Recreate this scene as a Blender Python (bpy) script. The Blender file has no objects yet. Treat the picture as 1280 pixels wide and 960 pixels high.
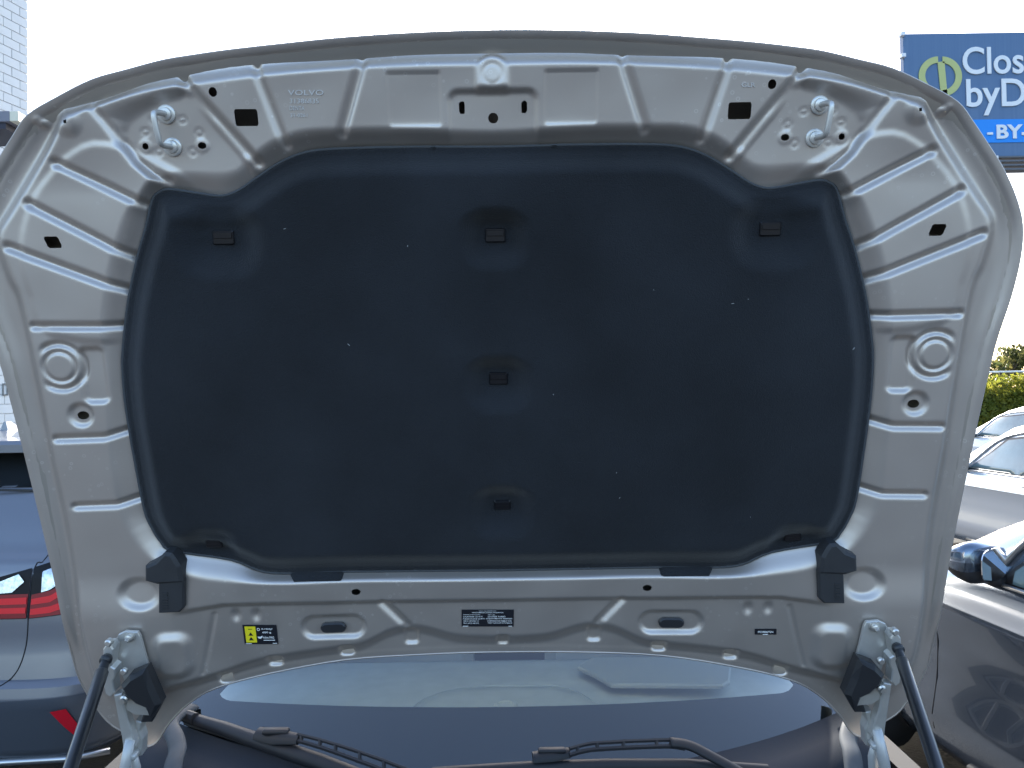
import bpy, math, random
import numpy as np
from mathutils import Matrix, Vector
random.seed(7); rng = np.random.default_rng(7)
R = math.radians
sc = bpy.context.scene

# ------------------------------------------------------------------ camera
F = 963.0                                   # focal length in photo pixels (1280 wide)
CAM = Vector((0.0, 0.0, 1.85))
PITCH, ROLL = R(0.9), R(-0.8)
CR = Matrix.Rotation(R(90) + PITCH, 3, 'X') @ Matrix.Rotation(ROLL, 3, 'Z')
cd = bpy.data.cameras.new('camera'); cam = bpy.data.objects.new('camera', cd)
sc.collection.objects.link(cam); sc.camera = cam
cam.matrix_world = Matrix.Translation(CAM) @ CR.to_4x4()
cd.sensor_width = 36.0; cd.lens = 36.0 * F / 1280.0; cd.clip_start = 0.02; cd.clip_end = 3000

# ------------------------------------------------------------------ sky, sun, exposure
SUN_EL, SUN_AZ = R(27.5), R(4)                # azimuth measured from +Y towards +X
w = bpy.data.worlds.new('World'); sc.world = w; w.use_nodes = True
nt = w.node_tree; nt.nodes.clear()
sky = nt.nodes.new('ShaderNodeTexSky'); sky.sky_type = 'NISHITA'; sky.sun_disc = False
sky.sun_elevation = SUN_EL; sky.sun_rotation = SUN_AZ
sky.dust_density = 2.4; sky.air_density = 1.0; sky.ozone_density = 2.0
bg = nt.nodes.new('ShaderNodeBackground'); bg.inputs['Strength'].default_value = 0.14
wo = nt.nodes.new('ShaderNodeOutputWorld')
nt.links.new(sky.outputs[0], bg.inputs[0]); nt.links.new(bg.outputs[0], wo.inputs[0])
sl = bpy.data.lights.new('sun', 'SUN'); sl.energy = 3.2; sl.angle = R(0.53); sl.color = (1.0, 0.95, 0.87)
so = bpy.data.objects.new('sun', sl); sc.collection.objects.link(so)
sdir = Vector((math.sin(SUN_AZ) * math.cos(SUN_EL), math.cos(SUN_AZ) * math.cos(SUN_EL), math.sin(SUN_EL)))
so.rotation_euler = sdir.to_track_quat('Z', 'Y').to_euler(); so.location = (0, 0, 30)
vs = sc.view_settings
vs.view_transform = 'Standard'; vs.look = 'None'; vs.exposure = 2.02; vs.gamma = 1.0; vs.use_curve_mapping = False
sc.cycles.use_denoising = True
sc.cycles.max_bounces = 10; sc.cycles.transparent_max_bounces = 12
sc.cycles.sample_clamp_indirect = 6.0

# ------------------------------------------------------------------ materials
MATS = {}
def mat(name, col, rough=0.5, metal=0.0, coat=0.0, noise=0.0, nscale=20.0, bump=0.0, bscale=200.0, bdist=0.001,
        spec=0.5, sheen=0.0, coat_rough=0.03, rvar=0.0, col2=None, flake=0.0):
    if name in MATS: return MATS[name]
    m = bpy.data.materials.new(name); m.use_nodes = True
    t = m.node_tree; p = t.nodes['Principled BSDF']
    p.inputs['Base Color'].default_value = (*col, 1); p.inputs['Roughness'].default_value = rough
    p.inputs['Metallic'].default_value = metal; p.inputs['Coat Weight'].default_value = coat
    p.inputs['Coat Roughness'].default_value = coat_rough
    p.inputs['Specular IOR Level'].default_value = spec; p.inputs['Sheen Weight'].default_value = sheen
    tc = t.nodes.new('ShaderNodeTexCoord')
    if noise or col2:
        n = t.nodes.new('ShaderNodeTexNoise'); n.inputs['Scale'].default_value = nscale; n.inputs['Detail'].default_value = 5
        t.links.new(tc.outputs['Object'], n.inputs['Vector'])
        mx = t.nodes.new('ShaderNodeMix'); mx.data_type = 'RGBA'
        c2 = col2 if col2 else tuple(c * (1 - noise) for c in col)
        c1 = col if col2 else tuple(min(1, c * (1 + noise)) for c in col)
        mx.inputs['A'].default_value = (*c1, 1); mx.inputs['B'].default_value = (*c2, 1)
        cr = t.nodes.new('ShaderNodeMapRange'); cr.inputs['From Min'].default_value = .3; cr.inputs['From Max'].default_value = .7
        t.links.new(n.outputs['Fac'], cr.inputs['Value']); t.links.new(cr.outputs[0], mx.inputs['Factor'])
        t.links.new(mx.outputs['Result'], p.inputs['Base Color'])
    if rvar:
        n = t.nodes.new('ShaderNodeTexNoise'); n.inputs['Scale'].default_value = 14; n.inputs['Detail'].default_value = 6
        t.links.new(tc.outputs['Object'], n.inputs['Vector'])
        mr = t.nodes.new('ShaderNodeMapRange'); mr.inputs['From Min'].default_value = .3; mr.inputs['From Max'].default_value = .7
        mr.inputs['To Min'].default_value = rough - rvar; mr.inputs['To Max'].default_value = rough + rvar
        t.links.new(n.outputs['Fac'], mr.inputs['Value']); t.links.new(mr.outputs[0], p.inputs['Roughness'])
    if bump:
        n = t.nodes.new('ShaderNodeTexNoise'); n.inputs['Scale'].default_value = bscale; n.inputs['Detail'].default_value = 4
        t.links.new(tc.outputs['Object'], n.inputs['Vector'])
        b = t.nodes.new('ShaderNodeBump'); b.inputs['Strength'].default_value = bump; b.inputs['Distance'].default_value = bdist
        t.links.new(n.outputs['Fac'], b.inputs['Height']); t.links.new(b.outputs['Normal'], p.inputs['Normal'])
    MATS[name] = m
    return m

def glass(name, tint=(0.8, 0.86, 0.88), ior=1.5, rough=0.0, refl=(1, 1, 1)):
    if name in MATS: return MATS[name]
    m = bpy.data.materials.new(name); m.use_nodes = True; t = m.node_tree; t.nodes.clear()
    o = t.nodes.new('ShaderNodeOutputMaterial'); tr = t.nodes.new('ShaderNodeBsdfTransparent')
    tr.inputs[0].default_value = (*tint, 1)
    gl = t.nodes.new('ShaderNodeBsdfGlossy'); gl.inputs['Roughness'].default_value = rough; gl.inputs['Color'].default_value = (*refl, 1)
    fr = t.nodes.new('ShaderNodeFresnel'); fr.inputs[0].default_value = ior
    mx = t.nodes.new('ShaderNodeMixShader')
    t.links.new(fr.outputs[0], mx.inputs[0]); t.links.new(tr.outputs[0], mx.inputs[1]); t.links.new(gl.outputs[0], mx.inputs[2])
    t.links.new(mx.outputs[0], o.inputs[0]); MATS[name] = m
    return m

# bonnet paint: satin silver-beige with dried water marks
def paint_under():
    m = mat('bonnet_paint', (0.53, 0.475, 0.43), rough=0.42, metal=0.74, coat=0.0, rvar=0.04)
    t = m.node_tree; p = t.nodes['Principled BSDF']
    tc = t.nodes.new('ShaderNodeTexCoord')
    vo = t.nodes.new('ShaderNodeTexVoronoi'); vo.inputs['Scale'].default_value = 70
    t.links.new(tc.outputs['Object'], vo.inputs['Vector'])
    ri = t.nodes.new('ShaderNodeMapRange'); ri.inputs['From Min'].default_value = .10; ri.inputs['From Max'].default_value = .16
    t.links.new(vo.outputs['Distance'], ri.inputs['Value'])
    r2 = t.nodes.new('ShaderNodeMapRange'); r2.inputs['From Min'].default_value = .24; r2.inputs['From Max'].default_value = .18
    t.links.new(vo.outputs['Distance'], r2.inputs['Value'])
    mu = t.nodes.new('ShaderNodeMath'); mu.operation = 'MULTIPLY'
    t.links.new(ri.outputs[0], mu.inputs[0]); t.links.new(r2.outputs[0], mu.inputs[1])
    no = t.nodes.new('ShaderNodeTexNoise'); no.inputs['Scale'].default_value = 7; no.inputs['Detail'].default_value = 3
    t.links.new(tc.outputs['Object'], no.inputs['Vector'])
    r3 = t.nodes.new('ShaderNodeMapRange'); r3.inputs['From Min'].default_value = .50; r3.inputs['From Max'].default_value = .66
    t.links.new(no.outputs['Fac'], r3.inputs['Value'])
    m2 = t.nodes.new('ShaderNodeMath'); m2.operation = 'MULTIPLY'
    t.links.new(mu.outputs[0], m2.inputs[0]); t.links.new(r3.outputs[0], m2.inputs[1])
    m3 = t.nodes.new('ShaderNodeMath'); m3.operation = 'MULTIPLY'; m3.inputs[1].default_value = .55
    t.links.new(m2.outputs[0], m3.inputs[0])
    mx = t.nodes.new('ShaderNodeMix'); mx.data_type = 'RGBA'
    mx.inputs['A'].default_value = (0.53, 0.475, 0.43, 1); mx.inputs['B'].default_value = (0.72, 0.68, 0.64, 1)
    t.links.new(m3.outputs[0], mx.inputs['Factor']); t.links.new(mx.outputs['Result'], p.inputs['Base Color'])
    b = t.nodes.new('ShaderNodeBump'); b.inputs['Strength'].default_value = .05; b.inputs['Distance'].default_value = .0006
    n4 = t.nodes.new('ShaderNodeTexNoise'); n4.inputs['Scale'].default_value = 420
    t.links.new(tc.outputs['Object'], n4.inputs['Vector'])
    t.links.new(n4.outputs['Fac'], b.inputs['Height']); t.links.new(b.outputs['Normal'], p.inputs['Normal'])
    return m
PAINT = paint_under()
PAINT_OUT = mat('bonnet_outer_paint', (0.48, 0.43, 0.37), rough=.3, metal=.6, coat=1.0)
FELT = mat('felt', (0.0135, 0.0155, 0.019), rough=.8, spec=.25, sheen=.18, noise=.32, nscale=5, bump=.9, bscale=520, bdist=.0018)
BLACK = mat('black_plastic', (0.022, 0.023, 0.026), rough=.42, noise=.1, bump=.1, bscale=500)
RUBBER = mat('rubber', (0.03, 0.031, 0.034), rough=.6, noise=.15, bump=.12, bscale=300)
STEEL = mat('zinc_steel', (0.62, 0.60, 0.56), rough=.36, metal=.55, rvar=.08, noise=.08)
PSTEEL = mat('painted_steel', (0.46, 0.44, 0.41), rough=.38, metal=.5, rvar=.05)
GREYP = mat('grey_rubber', (0.05, 0.06, 0.07), rough=.7, spec=.2, noise=.15)
WSG = glass('windscreen_glass', (0.80, 0.92, 0.93), 1.8, refl=(0.92, 0.97, 1.0))
DGLASS = glass('dark_glass', (0.10, 0.13, 0.14), 1.6)
CGLASS = glass('clear_glass', (0.72, 0.80, 0.80), 1.6)
FRIT = mat('black_frit', (0.012, 0.013, 0.016), rough=.5)
DASH = mat('dashboard', (0.50, 0.51, 0.47), rough=.7, noise=.06, bump=.15, bscale=400)
DASHL = mat('dashboard_line', (0.45, 0.48, 0.48), rough=.6)
SEAT = mat('seat_cloth', (0.62, 0.62, 0.60), rough=.7)
WHITE = mat('white_print', (0.82, 0.82, 0.80), rough=.5)
STICK = mat('sticker_black', (0.012, 0.013, 0.018), rough=.35)
YELL = mat('sticker_yellow', (0.80, 0.68, 0.02), rough=.4)
TYRE = mat('tyre_rubber', (0.02, 0.02, 0.021), rough=.75, bump=.2, bscale=120)
RIM = mat('alloy', (0.62, 0.62, 0.62), rough=.28, metal=.9)
DARK = mat('dark_cavity', (0.012, 0.012, 0.013), rough=.8)

# ------------------------------------------------------------------ object helpers
COL = sc.collection
def thing(name, label, cat, loc=(0, 0, 0), rz=0.0, group=None):
    o = bpy.data.objects.new(name, None); COL.objects.link(o); o.empty_display_size = .2
    o.location = loc; o.rotation_euler = (0, 0, rz)
    o['label'] = label; o['category'] = cat
    if group: o['group'] = group
    return o
def tag(o, label, cat, group=None):
    o['label'] = label; o['category'] = cat
    if group: o['group'] = group
    return o
def mesh(name, V, Fc, smooth=False):
    me = bpy.data.meshes.new(name)
    if isinstance(Fc, np.ndarray):
        V = np.asarray(V, dtype=np.float32); n = len(Fc)
        me.vertices.add(len(V)); me.vertices.foreach_set('co', V.ravel())
        me.loops.add(n * 4); me.loops.foreach_set('vertex_index', Fc.astype(np.int32).ravel())
        me.polygons.add(n); me.polygons.foreach_set('loop_start', np.arange(0, n * 4, 4, dtype=np.int32))
        me.polygons.foreach_set('loop_total', np.full(n, 4, dtype=np.int32))
        me.update(calc_edges=True)
    else:
        me.from_pydata([tuple(v) for v in V], [], [tuple(f) for f in Fc])
    me.validate()
    if smooth: me.polygons.foreach_set('use_smooth', [True] * len(me.polygons))
    me.update()
    return me
def obj(name, V, Fc, m, parent=None, smooth=False, world=True, label=None, kind=None, sharp=None):
    me = mesh(name, V, Fc, smooth); me.materials.append(m)
    if sharp: me.set_sharp_from_angle(angle=R(sharp))
    o = bpy.data.objects.new(name, me); COL.objects.link(o)
    if parent:
        o.parent = parent
        if world and parent.type == 'EMPTY':
            o.matrix_parent_inverse = (Matrix.Translation(parent.location) @ parent.rotation_euler.to_matrix().to_4x4()).inverted()
    if label: o['label'] = label
    if kind: o['kind'] = kind
    return o
class MB:
    """collects simple solids; build() links them as one mesh object"""
    def __init__(s): s.V = []; s.F = []
    def add(s, V, Fc):
        k = len(s.V); s.V += [tuple(v) for v in V]; s.F += [tuple(i + k for i in f) for f in Fc]; return s
    def box(s, c, d, ax=None, bev=0.0):
        hx, hy, hz = d[0] / 2, d[1] / 2, d[2] / 2
        if bev <= 0:
            L = [(x, y, z) for x in (-hx, hx) for y in (-hy, hy) for z in (-hz, hz)]
            fc = [(0, 1, 3, 2), (4, 6, 7, 5), (0, 4, 5, 1), (2, 3, 7, 6), (0, 2, 6, 4), (1, 5, 7, 3)]
        else:
            b = min(bev, hx * .49, hy * .49, hz * .49)
            pl = lambda ix, iy: [(-ix, -iy + b), (-ix + b, -iy), (ix - b, -iy), (ix, -iy + b), (ix, iy - b), (ix - b, iy), (-ix + b, iy), (-ix, iy - b)]
            L = []
            for z, ins in ((-hz, b), (-hz + b, 0), (hz - b, 0), (hz, b)):
                L += [(x, y, z) for x, y in pl(hx - ins, hy - ins)]
            fc = [tuple(range(7, -1, -1)), tuple(range(24, 32))]
            for r in range(3):
                for i in range(8):
                    j = (i + 1) % 8; fc.append((r * 8 + i, r * 8 + j, r * 8 + 8 + j, r * 8 + 8 + i))
        c = Vector(c)
        if ax: L = [c + ax[0] * x + ax[1] * y + ax[2] * z for x, y, z in L]
        else: L = [c + Vector(p) for p in L]
        return s.add(L, fc)
    def tube(s, path, r, n=10, cap=True, squash=None):
        P = [Vector(p) for p in path]; m = len(P)
        rr = r if isinstance(r, (list, tuple)) else [r] * m
        T0 = (P[1] - P[0]).normalized()
        up = Vector((0, 0, 1)) if abs(T0.z) < .9 else Vector((1, 0, 0))
        if squash is not None: up = squash[0]
        V = []; X = None
        for i in range(m):
            T = (P[min(i + 1, m - 1)] - P[max(i - 1, 0)]).normalized()
            X = (up - T * up.dot(T)).normalized(); Y = T.cross(X)
            if squash is None: up = X
            for k in range(n):
                a = 2 * math.pi * k / n
                sq = squash[1] if squash else 1.0
                V.append(P[i] + X * math.cos(a) * rr[i] * sq + Y * math.sin(a) * rr[i])
        Fc = [(i * n + k, i * n + (k + 1) % n, (i + 1) * n + (k + 1) % n, (i + 1) * n + k) for i in range(m - 1) for k in range(n)]
        if cap: Fc += [tuple(range(n - 1, -1, -1)), tuple(range((m - 1) * n, m * n))]
        return s.add(V, Fc)
    def lathe(s, c, axis, prof, n=20):
        c = Vector(c); A = Vector(axis).normalized()
        X = A.orthogonal().normalized(); Y = A.cross(X); V = []
        for r, h in prof:
            for k in range(n):
                a = 2 * math.pi * k / n; V.append(c + A * h + (X * math.cos(a) + Y * math.sin(a)) * r)
        m = len(prof)
        Fc = [(i * n + k, i * n + (k + 1) % n, (i + 1) * n + (k + 1) % n, (i + 1) * n + k) for i in range(m - 1) for k in range(n)]
        Fc += [tuple(range(n - 1, -1, -1)), tuple(range((m - 1) * n, m * n))]
        return s.add(V, Fc)
    def prism(s, pts, nrm, t, bev=0.0):
        """pts: 3-D outline; extruded by t along nrm, top edge chamfered by bev"""
        P = [Vector(p) for p in pts]; N = Vector(nrm).normalized(); n = len(P)
        c = sum(P, Vector()) / n; V = [p.copy() for p in P]
        if bev:
            V += [p + N * (t - bev) for p in P]
            for i in range(n):
                e1 = (P[i] - P[i - 1]); e2 = (P[(i + 1) % n] - P[i])
                e1 = e1.normalized() if e1.length else e1; e2 = e2.normalized() if e2.length else e2
                ar = sum((P[k] - c).cross(P[(k + 1) % n] - c).dot(N) for k in range(n))
                sg = 1 if ar > 0 else -1
                inn = (N.cross(e1) + N.cross(e2)) * sg
                if inn.length > 1e-6: inn.normalize()
                V.append(P[i] + inn * bev + N * t)
            m = 3
        else:
            V += [p + N * t for p in P]; m = 2
        Fc = [(i * n + k, i * n + (k + 1) % n, (i + 1) * n + (k + 1) % n, (i + 1) * n + k) for i in range(m - 1) for k in range(n)]
        Fc += [tuple(range(n - 1, -1, -1)), tuple(range((m - 1) * n, m * n))]
        return s.add(V, Fc)
    def build(s, name, m, parent=None, smooth=False, world=True, label=None, sharp=None):
        return obj(name, s.V, s.F, m, parent, smooth or bool(sharp), world, label, sharp=sharp)

def S(t):
    t = np.clip(t, 0, 1); return t * t * (3 - 2 * t)
def catmull(P, k=5, closed=False):
    P = np.asarray(P, float); n = len(P); out = []
    rngi = range(n) if closed else range(n - 1)
    for i in rngi:
        g = lambda j: P[j % n] if closed else P[min(max(j, 0), n - 1)]
        a, b, c, d = g(i - 1), g(i), g(i + 1), g(i + 2)
        for q in range(k):
            t = q / k
            out.append(.5 * ((2 * b) + (c - a) * t + (2 * a - 5 * b + 4 * c - d) * t * t + (3 * b - a - 3 * c + d) * t ** 3))
    if not closed: out.append(P[-1])
    return np.array(out)
def seg_near(A, B, U, V):
    dx, dy = B[0] - A[0], B[1] - A[1]; L = dx * dx + dy * dy + 1e-18
    t = np.clip(((U - A[0]) * dx + (V - A[1]) * dy) / L, 0, 1)
    cx, cy = A[0] + t * dx, A[1] + t * dy
    return (U - cx) ** 2 + (V - cy) ** 2, cx, cy
def sdf(P, U, V, near=False, closed=True):
    """signed distance, positive inside"""
    best = np.full(U.shape, 1e9); ins = np.zeros(U.shape, bool)
    if near: bx = np.zeros(U.shape); by = np.zeros(U.shape)
    n = len(P)
    for i in range(n if closed else n - 1):
        A, B = P[i], P[(i + 1) % n]
        d, cx, cy = seg_near(A, B, U, V)
        k = d < best
        if near: bx[k] = cx[k]; by[k] = cy[k]
        best = np.where(k, d, best)
        if closed:
            c = ((A[1] > V) != (B[1] > V))
            with np.errstate(divide='ignore', invalid='ignore'):
                xx = (B[0] - A[0]) * (V - A[1]) / (B[1] - A[1] + 1e-30) + A[0]
            ins ^= c & (U < xx)
    d = np.sqrt(best)
    if closed: d = np.where(ins, d, -d)
    return (d, bx, by) if near else d
def trim_grid(P, step, holes=()):
    """quads of a regular grid inside outline P (minus holes), border vertices snapped to the outline"""
    P = np.asarray(P, float)
    lo, hi = P.min(0) - step, P.max(0) + step
    nu, nv = int((hi[0] - lo[0]) / step) + 2, int((hi[1] - lo[1]) / step) + 2
    u = lo[0] + step * np.arange(nu); v = lo[1] + step * np.arange(nv)
    U, V = np.meshgrid(u, v)
    # coarse pass decides which vertices are near the border
    d, bx, by = sdf(P, U, V, True)
    inside = d > 0
    SU, SV = U.copy(), V.copy()
    out = ~inside; SU[out] = bx[out]; SV[out] = by[out]
    for H in holes:
        H = np.asarray(H, float); m = step * 3
        i0, i1 = np.searchsorted(u, [H[:, 0].min() - m, H[:, 0].max() + m]); j0, j1 = np.searchsorted(v, [H[:, 1].min() - m, H[:, 1].max() + m])
        sl_ = (slice(j0, j1), slice(i0, i1))
        dh, hx, hy = sdf(H, U[sl_], V[sl_], True)
        k = dh > 0
        a, b, c = SU[sl_], SV[sl_], inside[sl_]
        a[k] = hx[k]; b[k] = hy[k]; c[k] = False
    q = inside[:-1, :-1] | inside[1:, :-1] | inside[:-1, 1:] | inside[1:, 1:]
    j, i = np.nonzero(q)
    idx = lambda jj, ii: jj * nu + ii
    Q = np.stack([idx(j, i), idx(j, i + 1), idx(j + 1, i + 1), idx(j + 1, i)], 1)
    used, inv = np.unique(Q, return_inverse=True)
    return SU.ravel()[used], SV.ravel()[used], inv.reshape(-1, 4)

def ray(px, py):
    return (CR @ Vector(((px - 640) / F, (480 - py) / F, -1))).normalized()
def at_y(px, py, Y):
    d = ray(px, py); return CAM + d * ((Y - CAM.y) / d.y)

# ------------------------------------------------------------------ ground
GX = 400
gnd = obj('ground', [(-GX, -GX, 0), (GX, -GX, 0), (GX, GX, 0), (-GX, GX, 0)], [(0, 1, 2, 3)],
          mat('asphalt', (0.044, 0.047, 0.052), rough=.9, noise=.25, nscale=3, bump=.6, bscale=60, bdist=.01))
gnd['kind'] = 'structure'

# ------------------------------------------------------------------ our car
CX = -0.022
car = thing('car', 'silver beige car in the middle with its bonnet propped wide open', 'car', (CX, 2.4, 0))

TILT = R(13)
HU = Vector((1, 0, 0)); HV = Vector((0, -math.sin(TILT), math.cos(TILT))); HN = HU.cross(HV)   # HN faces the viewer
HO = at_y(630, 820, 1.34); HO.x = CX
def base(u, v):
    return .030 * (u / .75) ** 2 + .055 * np.clip((v - .78) / .34, 0, 1.6) ** 2
def huv(px, py, h=0.0):
    d = ray(px, py); hh = h
    for _ in range(8):
        o = HO + HN * hh; t = (o - CAM).dot(HN) / d.dot(HN); p = CAM + d * t - HO
        u, v = p.dot(HU), p.dot(HV); hh = h + float(base(u, v))
    return u, v
def hpt(u, v, h=0.0):
    return HO + HU * u + HV * v + HN * (float(base(u, v)) + h)
def hpx(px, py, h=0.0):
    return hpt(*huv(px, py, h), h)
def left(pts, h=0.0):
    return np.array([huv(x, y, h) for x, y in pts])
def sym(pts, h=0.0, k=4, smooth=True):
    """trace of the left half from top middle to bottom middle -> closed symmetric outline"""
    L = left(pts, h); L[0, 0] = 0; L[-1, 0] = 0
    Rr = L[::-1][1:-1] * np.array([-1, 1])
    P = np.vstack([L, Rr])
    return catmull(P, k, True) if smooth else P

HF = .022                                                       # height of the pressed frame
CURL = .008
OUT_PX = [(612, 40), (520, 43), (430, 49), (360, 56), (289, 64), (240, 71), (205, 77), (160, 89), (118, 101), (75, 122), (37, 144), (17, 170), (0, 197),
          (-18, 228), (-33, 265), (-40, 300), (-36, 340), (-22, 390), (0, 450), (23, 535), (49, 640), (70, 731), (87, 821), (101, 862), (131, 905),
          (158, 922), (175, 936), (193, 932), (209, 908), (235, 882), (269, 863), (336, 845), (430, 828), (530, 821), (628, 818)]
OUTL = sym(OUT_PX, CURL)
L2 = [(180, 872), (215, 856), (269, 843), (319, 826), (369, 817), (420, 810), (454, 804), (487, 788), (514, 783), (537, 786), (571, 795), (621, 797)]
RB_PX = [(612, 60), (520, 63), (430, 69), (289, 79), (205, 96), (134, 121), (77, 141), (50, 187), (5, 263), (-10, 295), (4, 345), (20, 380), (44, 488), (64, 589),
         (81, 667), (97, 774), (111, 840), (130, 872), (158, 890)] + [(x, y + 9) for x, y in L2] + [(628, 806)]
RBP = sym(RB_PX)
FT_PX = [(612, 84), (520, 85), (430, 89), (336, 97), (235, 110), (181, 117), (128, 134), (92, 150), (66, 192), (22, 262), (4, 297), (17, 345), (31, 380), (54, 488),
         (74, 589), (91, 667), (107, 774), (121, 832), (138, 858), (160, 868)] + [(x, y - 3) for x, y in L2] + [(628, 794)]
FTP = sym(FT_PX, HF * .7)
IB_PX = [(612, 161), (500, 157), (430, 158), (375, 161), (335, 176), (300, 203), (279, 213), (215, 213), (186, 224), (170, 246), (152, 268), (130, 333), (121, 400), (124, 460), (127, 520),
         (133, 590), (148, 655), (178, 697), (212, 716), (260, 727), (340, 731), (430, 728), (520, 727), (628, 726)]
IBP = sym(IB_PX, HF)
BO_PX = [(612, 184), (520, 184), (430, 186), (386, 190), (353, 202), (322, 222), (299, 238), (279, 245), (255, 243), (215, 237), (200, 240), (191, 250), (183, 285),
         (173, 320), (161, 377), (155, 431), (154, 461), (158, 508), (168, 569), (181, 636), (191, 660), (202, 677), (217, 688), (289, 699), (326, 713), (359, 716), (430, 714), (520, 713), (628, 712)]
BOP = sym(BO_PX, .004)
def inset(px, k=4.0):
    c = np.array((622., 450.)); out = []
    for x, y in px:
        out.append((x + (k if x < 560 else 0) * (1 if y < 690 else .4), y + (k if y < 300 else (-k if y > 640 else 0))))
    return out
FLP = sym(inset(BO_PX), 0)
# pressed beads, recessed: (points, half width px, depth m)
BEADS = [([(226, 100), (319, 202)], 10, .010), ([(114, 133), (130, 152), (144, 171), (168, 201), (188, 217), (206, 224)], 8, .0045), ([(319, 86), (356, 180)], 8.5, .006), ([(451, 78), (427, 166)], 9, .006),
         ([(66, 203), (175, 254)], 8.5, .0068), ([(30, 254), (165, 323)], 8.5, .0068), ([(4, 309), (157, 365)], 8.5, .0068),
         ([(37, 409), (148, 409)], 7.5, .006), ([(66, 551), (125, 549), (159, 540)], 7.5, .006), ([(91, 636), (141, 634), (178, 625)], 7.5, .006)]
SPS = HF
def bead_uv(pts): return left(pts, HF)
PXM = .00122                                                    # metres per photo pixel on the bonnet

def local(fn, arr, U, V, cx, cy, rad):
    k = (np.abs(U - cx) < rad) & (np.abs(V - cy) < rad)
    if k.any(): arr[k] += fn(U[k], V[k])

REC_O = left([(118, 137), (181, 117), (228, 106), (270, 150), (318, 206), (300, 245), (240, 245), (205, 236), (184, 222), (163, 203), (138, 168)], HF)
REC_I = left([(154, 165), (190, 134), (222, 124), (232, 122), (264, 160), (306, 212), (292, 243), (240, 243), (210, 230), (190, 216), (172, 198)], HF)
REC_O = catmull(REC_O, 3, True); REC_I = catmull(REC_I, 3, True)
SIDE_P = catmull(left([(116, 178), (79, 196), (64, 211), (38, 244), (23, 290), (22, 330), (34, 372), (60, 420), (200, 420), (300, 300), (240, 230), (170, 190)], HF), 3, True)
LATCH = left([(558, 113), (666, 112), (668, 168), (556, 168)], HF); LATCH[:, 0] = [-.066, .066, .068, -.068]
L1 = left([(200, 768), (235, 764), (279, 757), (420, 754), (521, 752), (635, 751)], HF)
L1 = L1[np.argsort(-np.abs(L1[:, 0]))]
ARCH_C = huv(612, 90, HF); EMB = [huv(518, 124, HF)]

def rbox(x, y, hx, hy, r):                                       # rounded box distance, negative inside
    qx, qy = np.abs(x) - hx + r, np.abs(y) - hy + r
    return np.hypot(np.maximum(qx, 0), np.maximum(qy, 0)) + np.minimum(np.maximum(qx, qy), 0) - r

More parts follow.
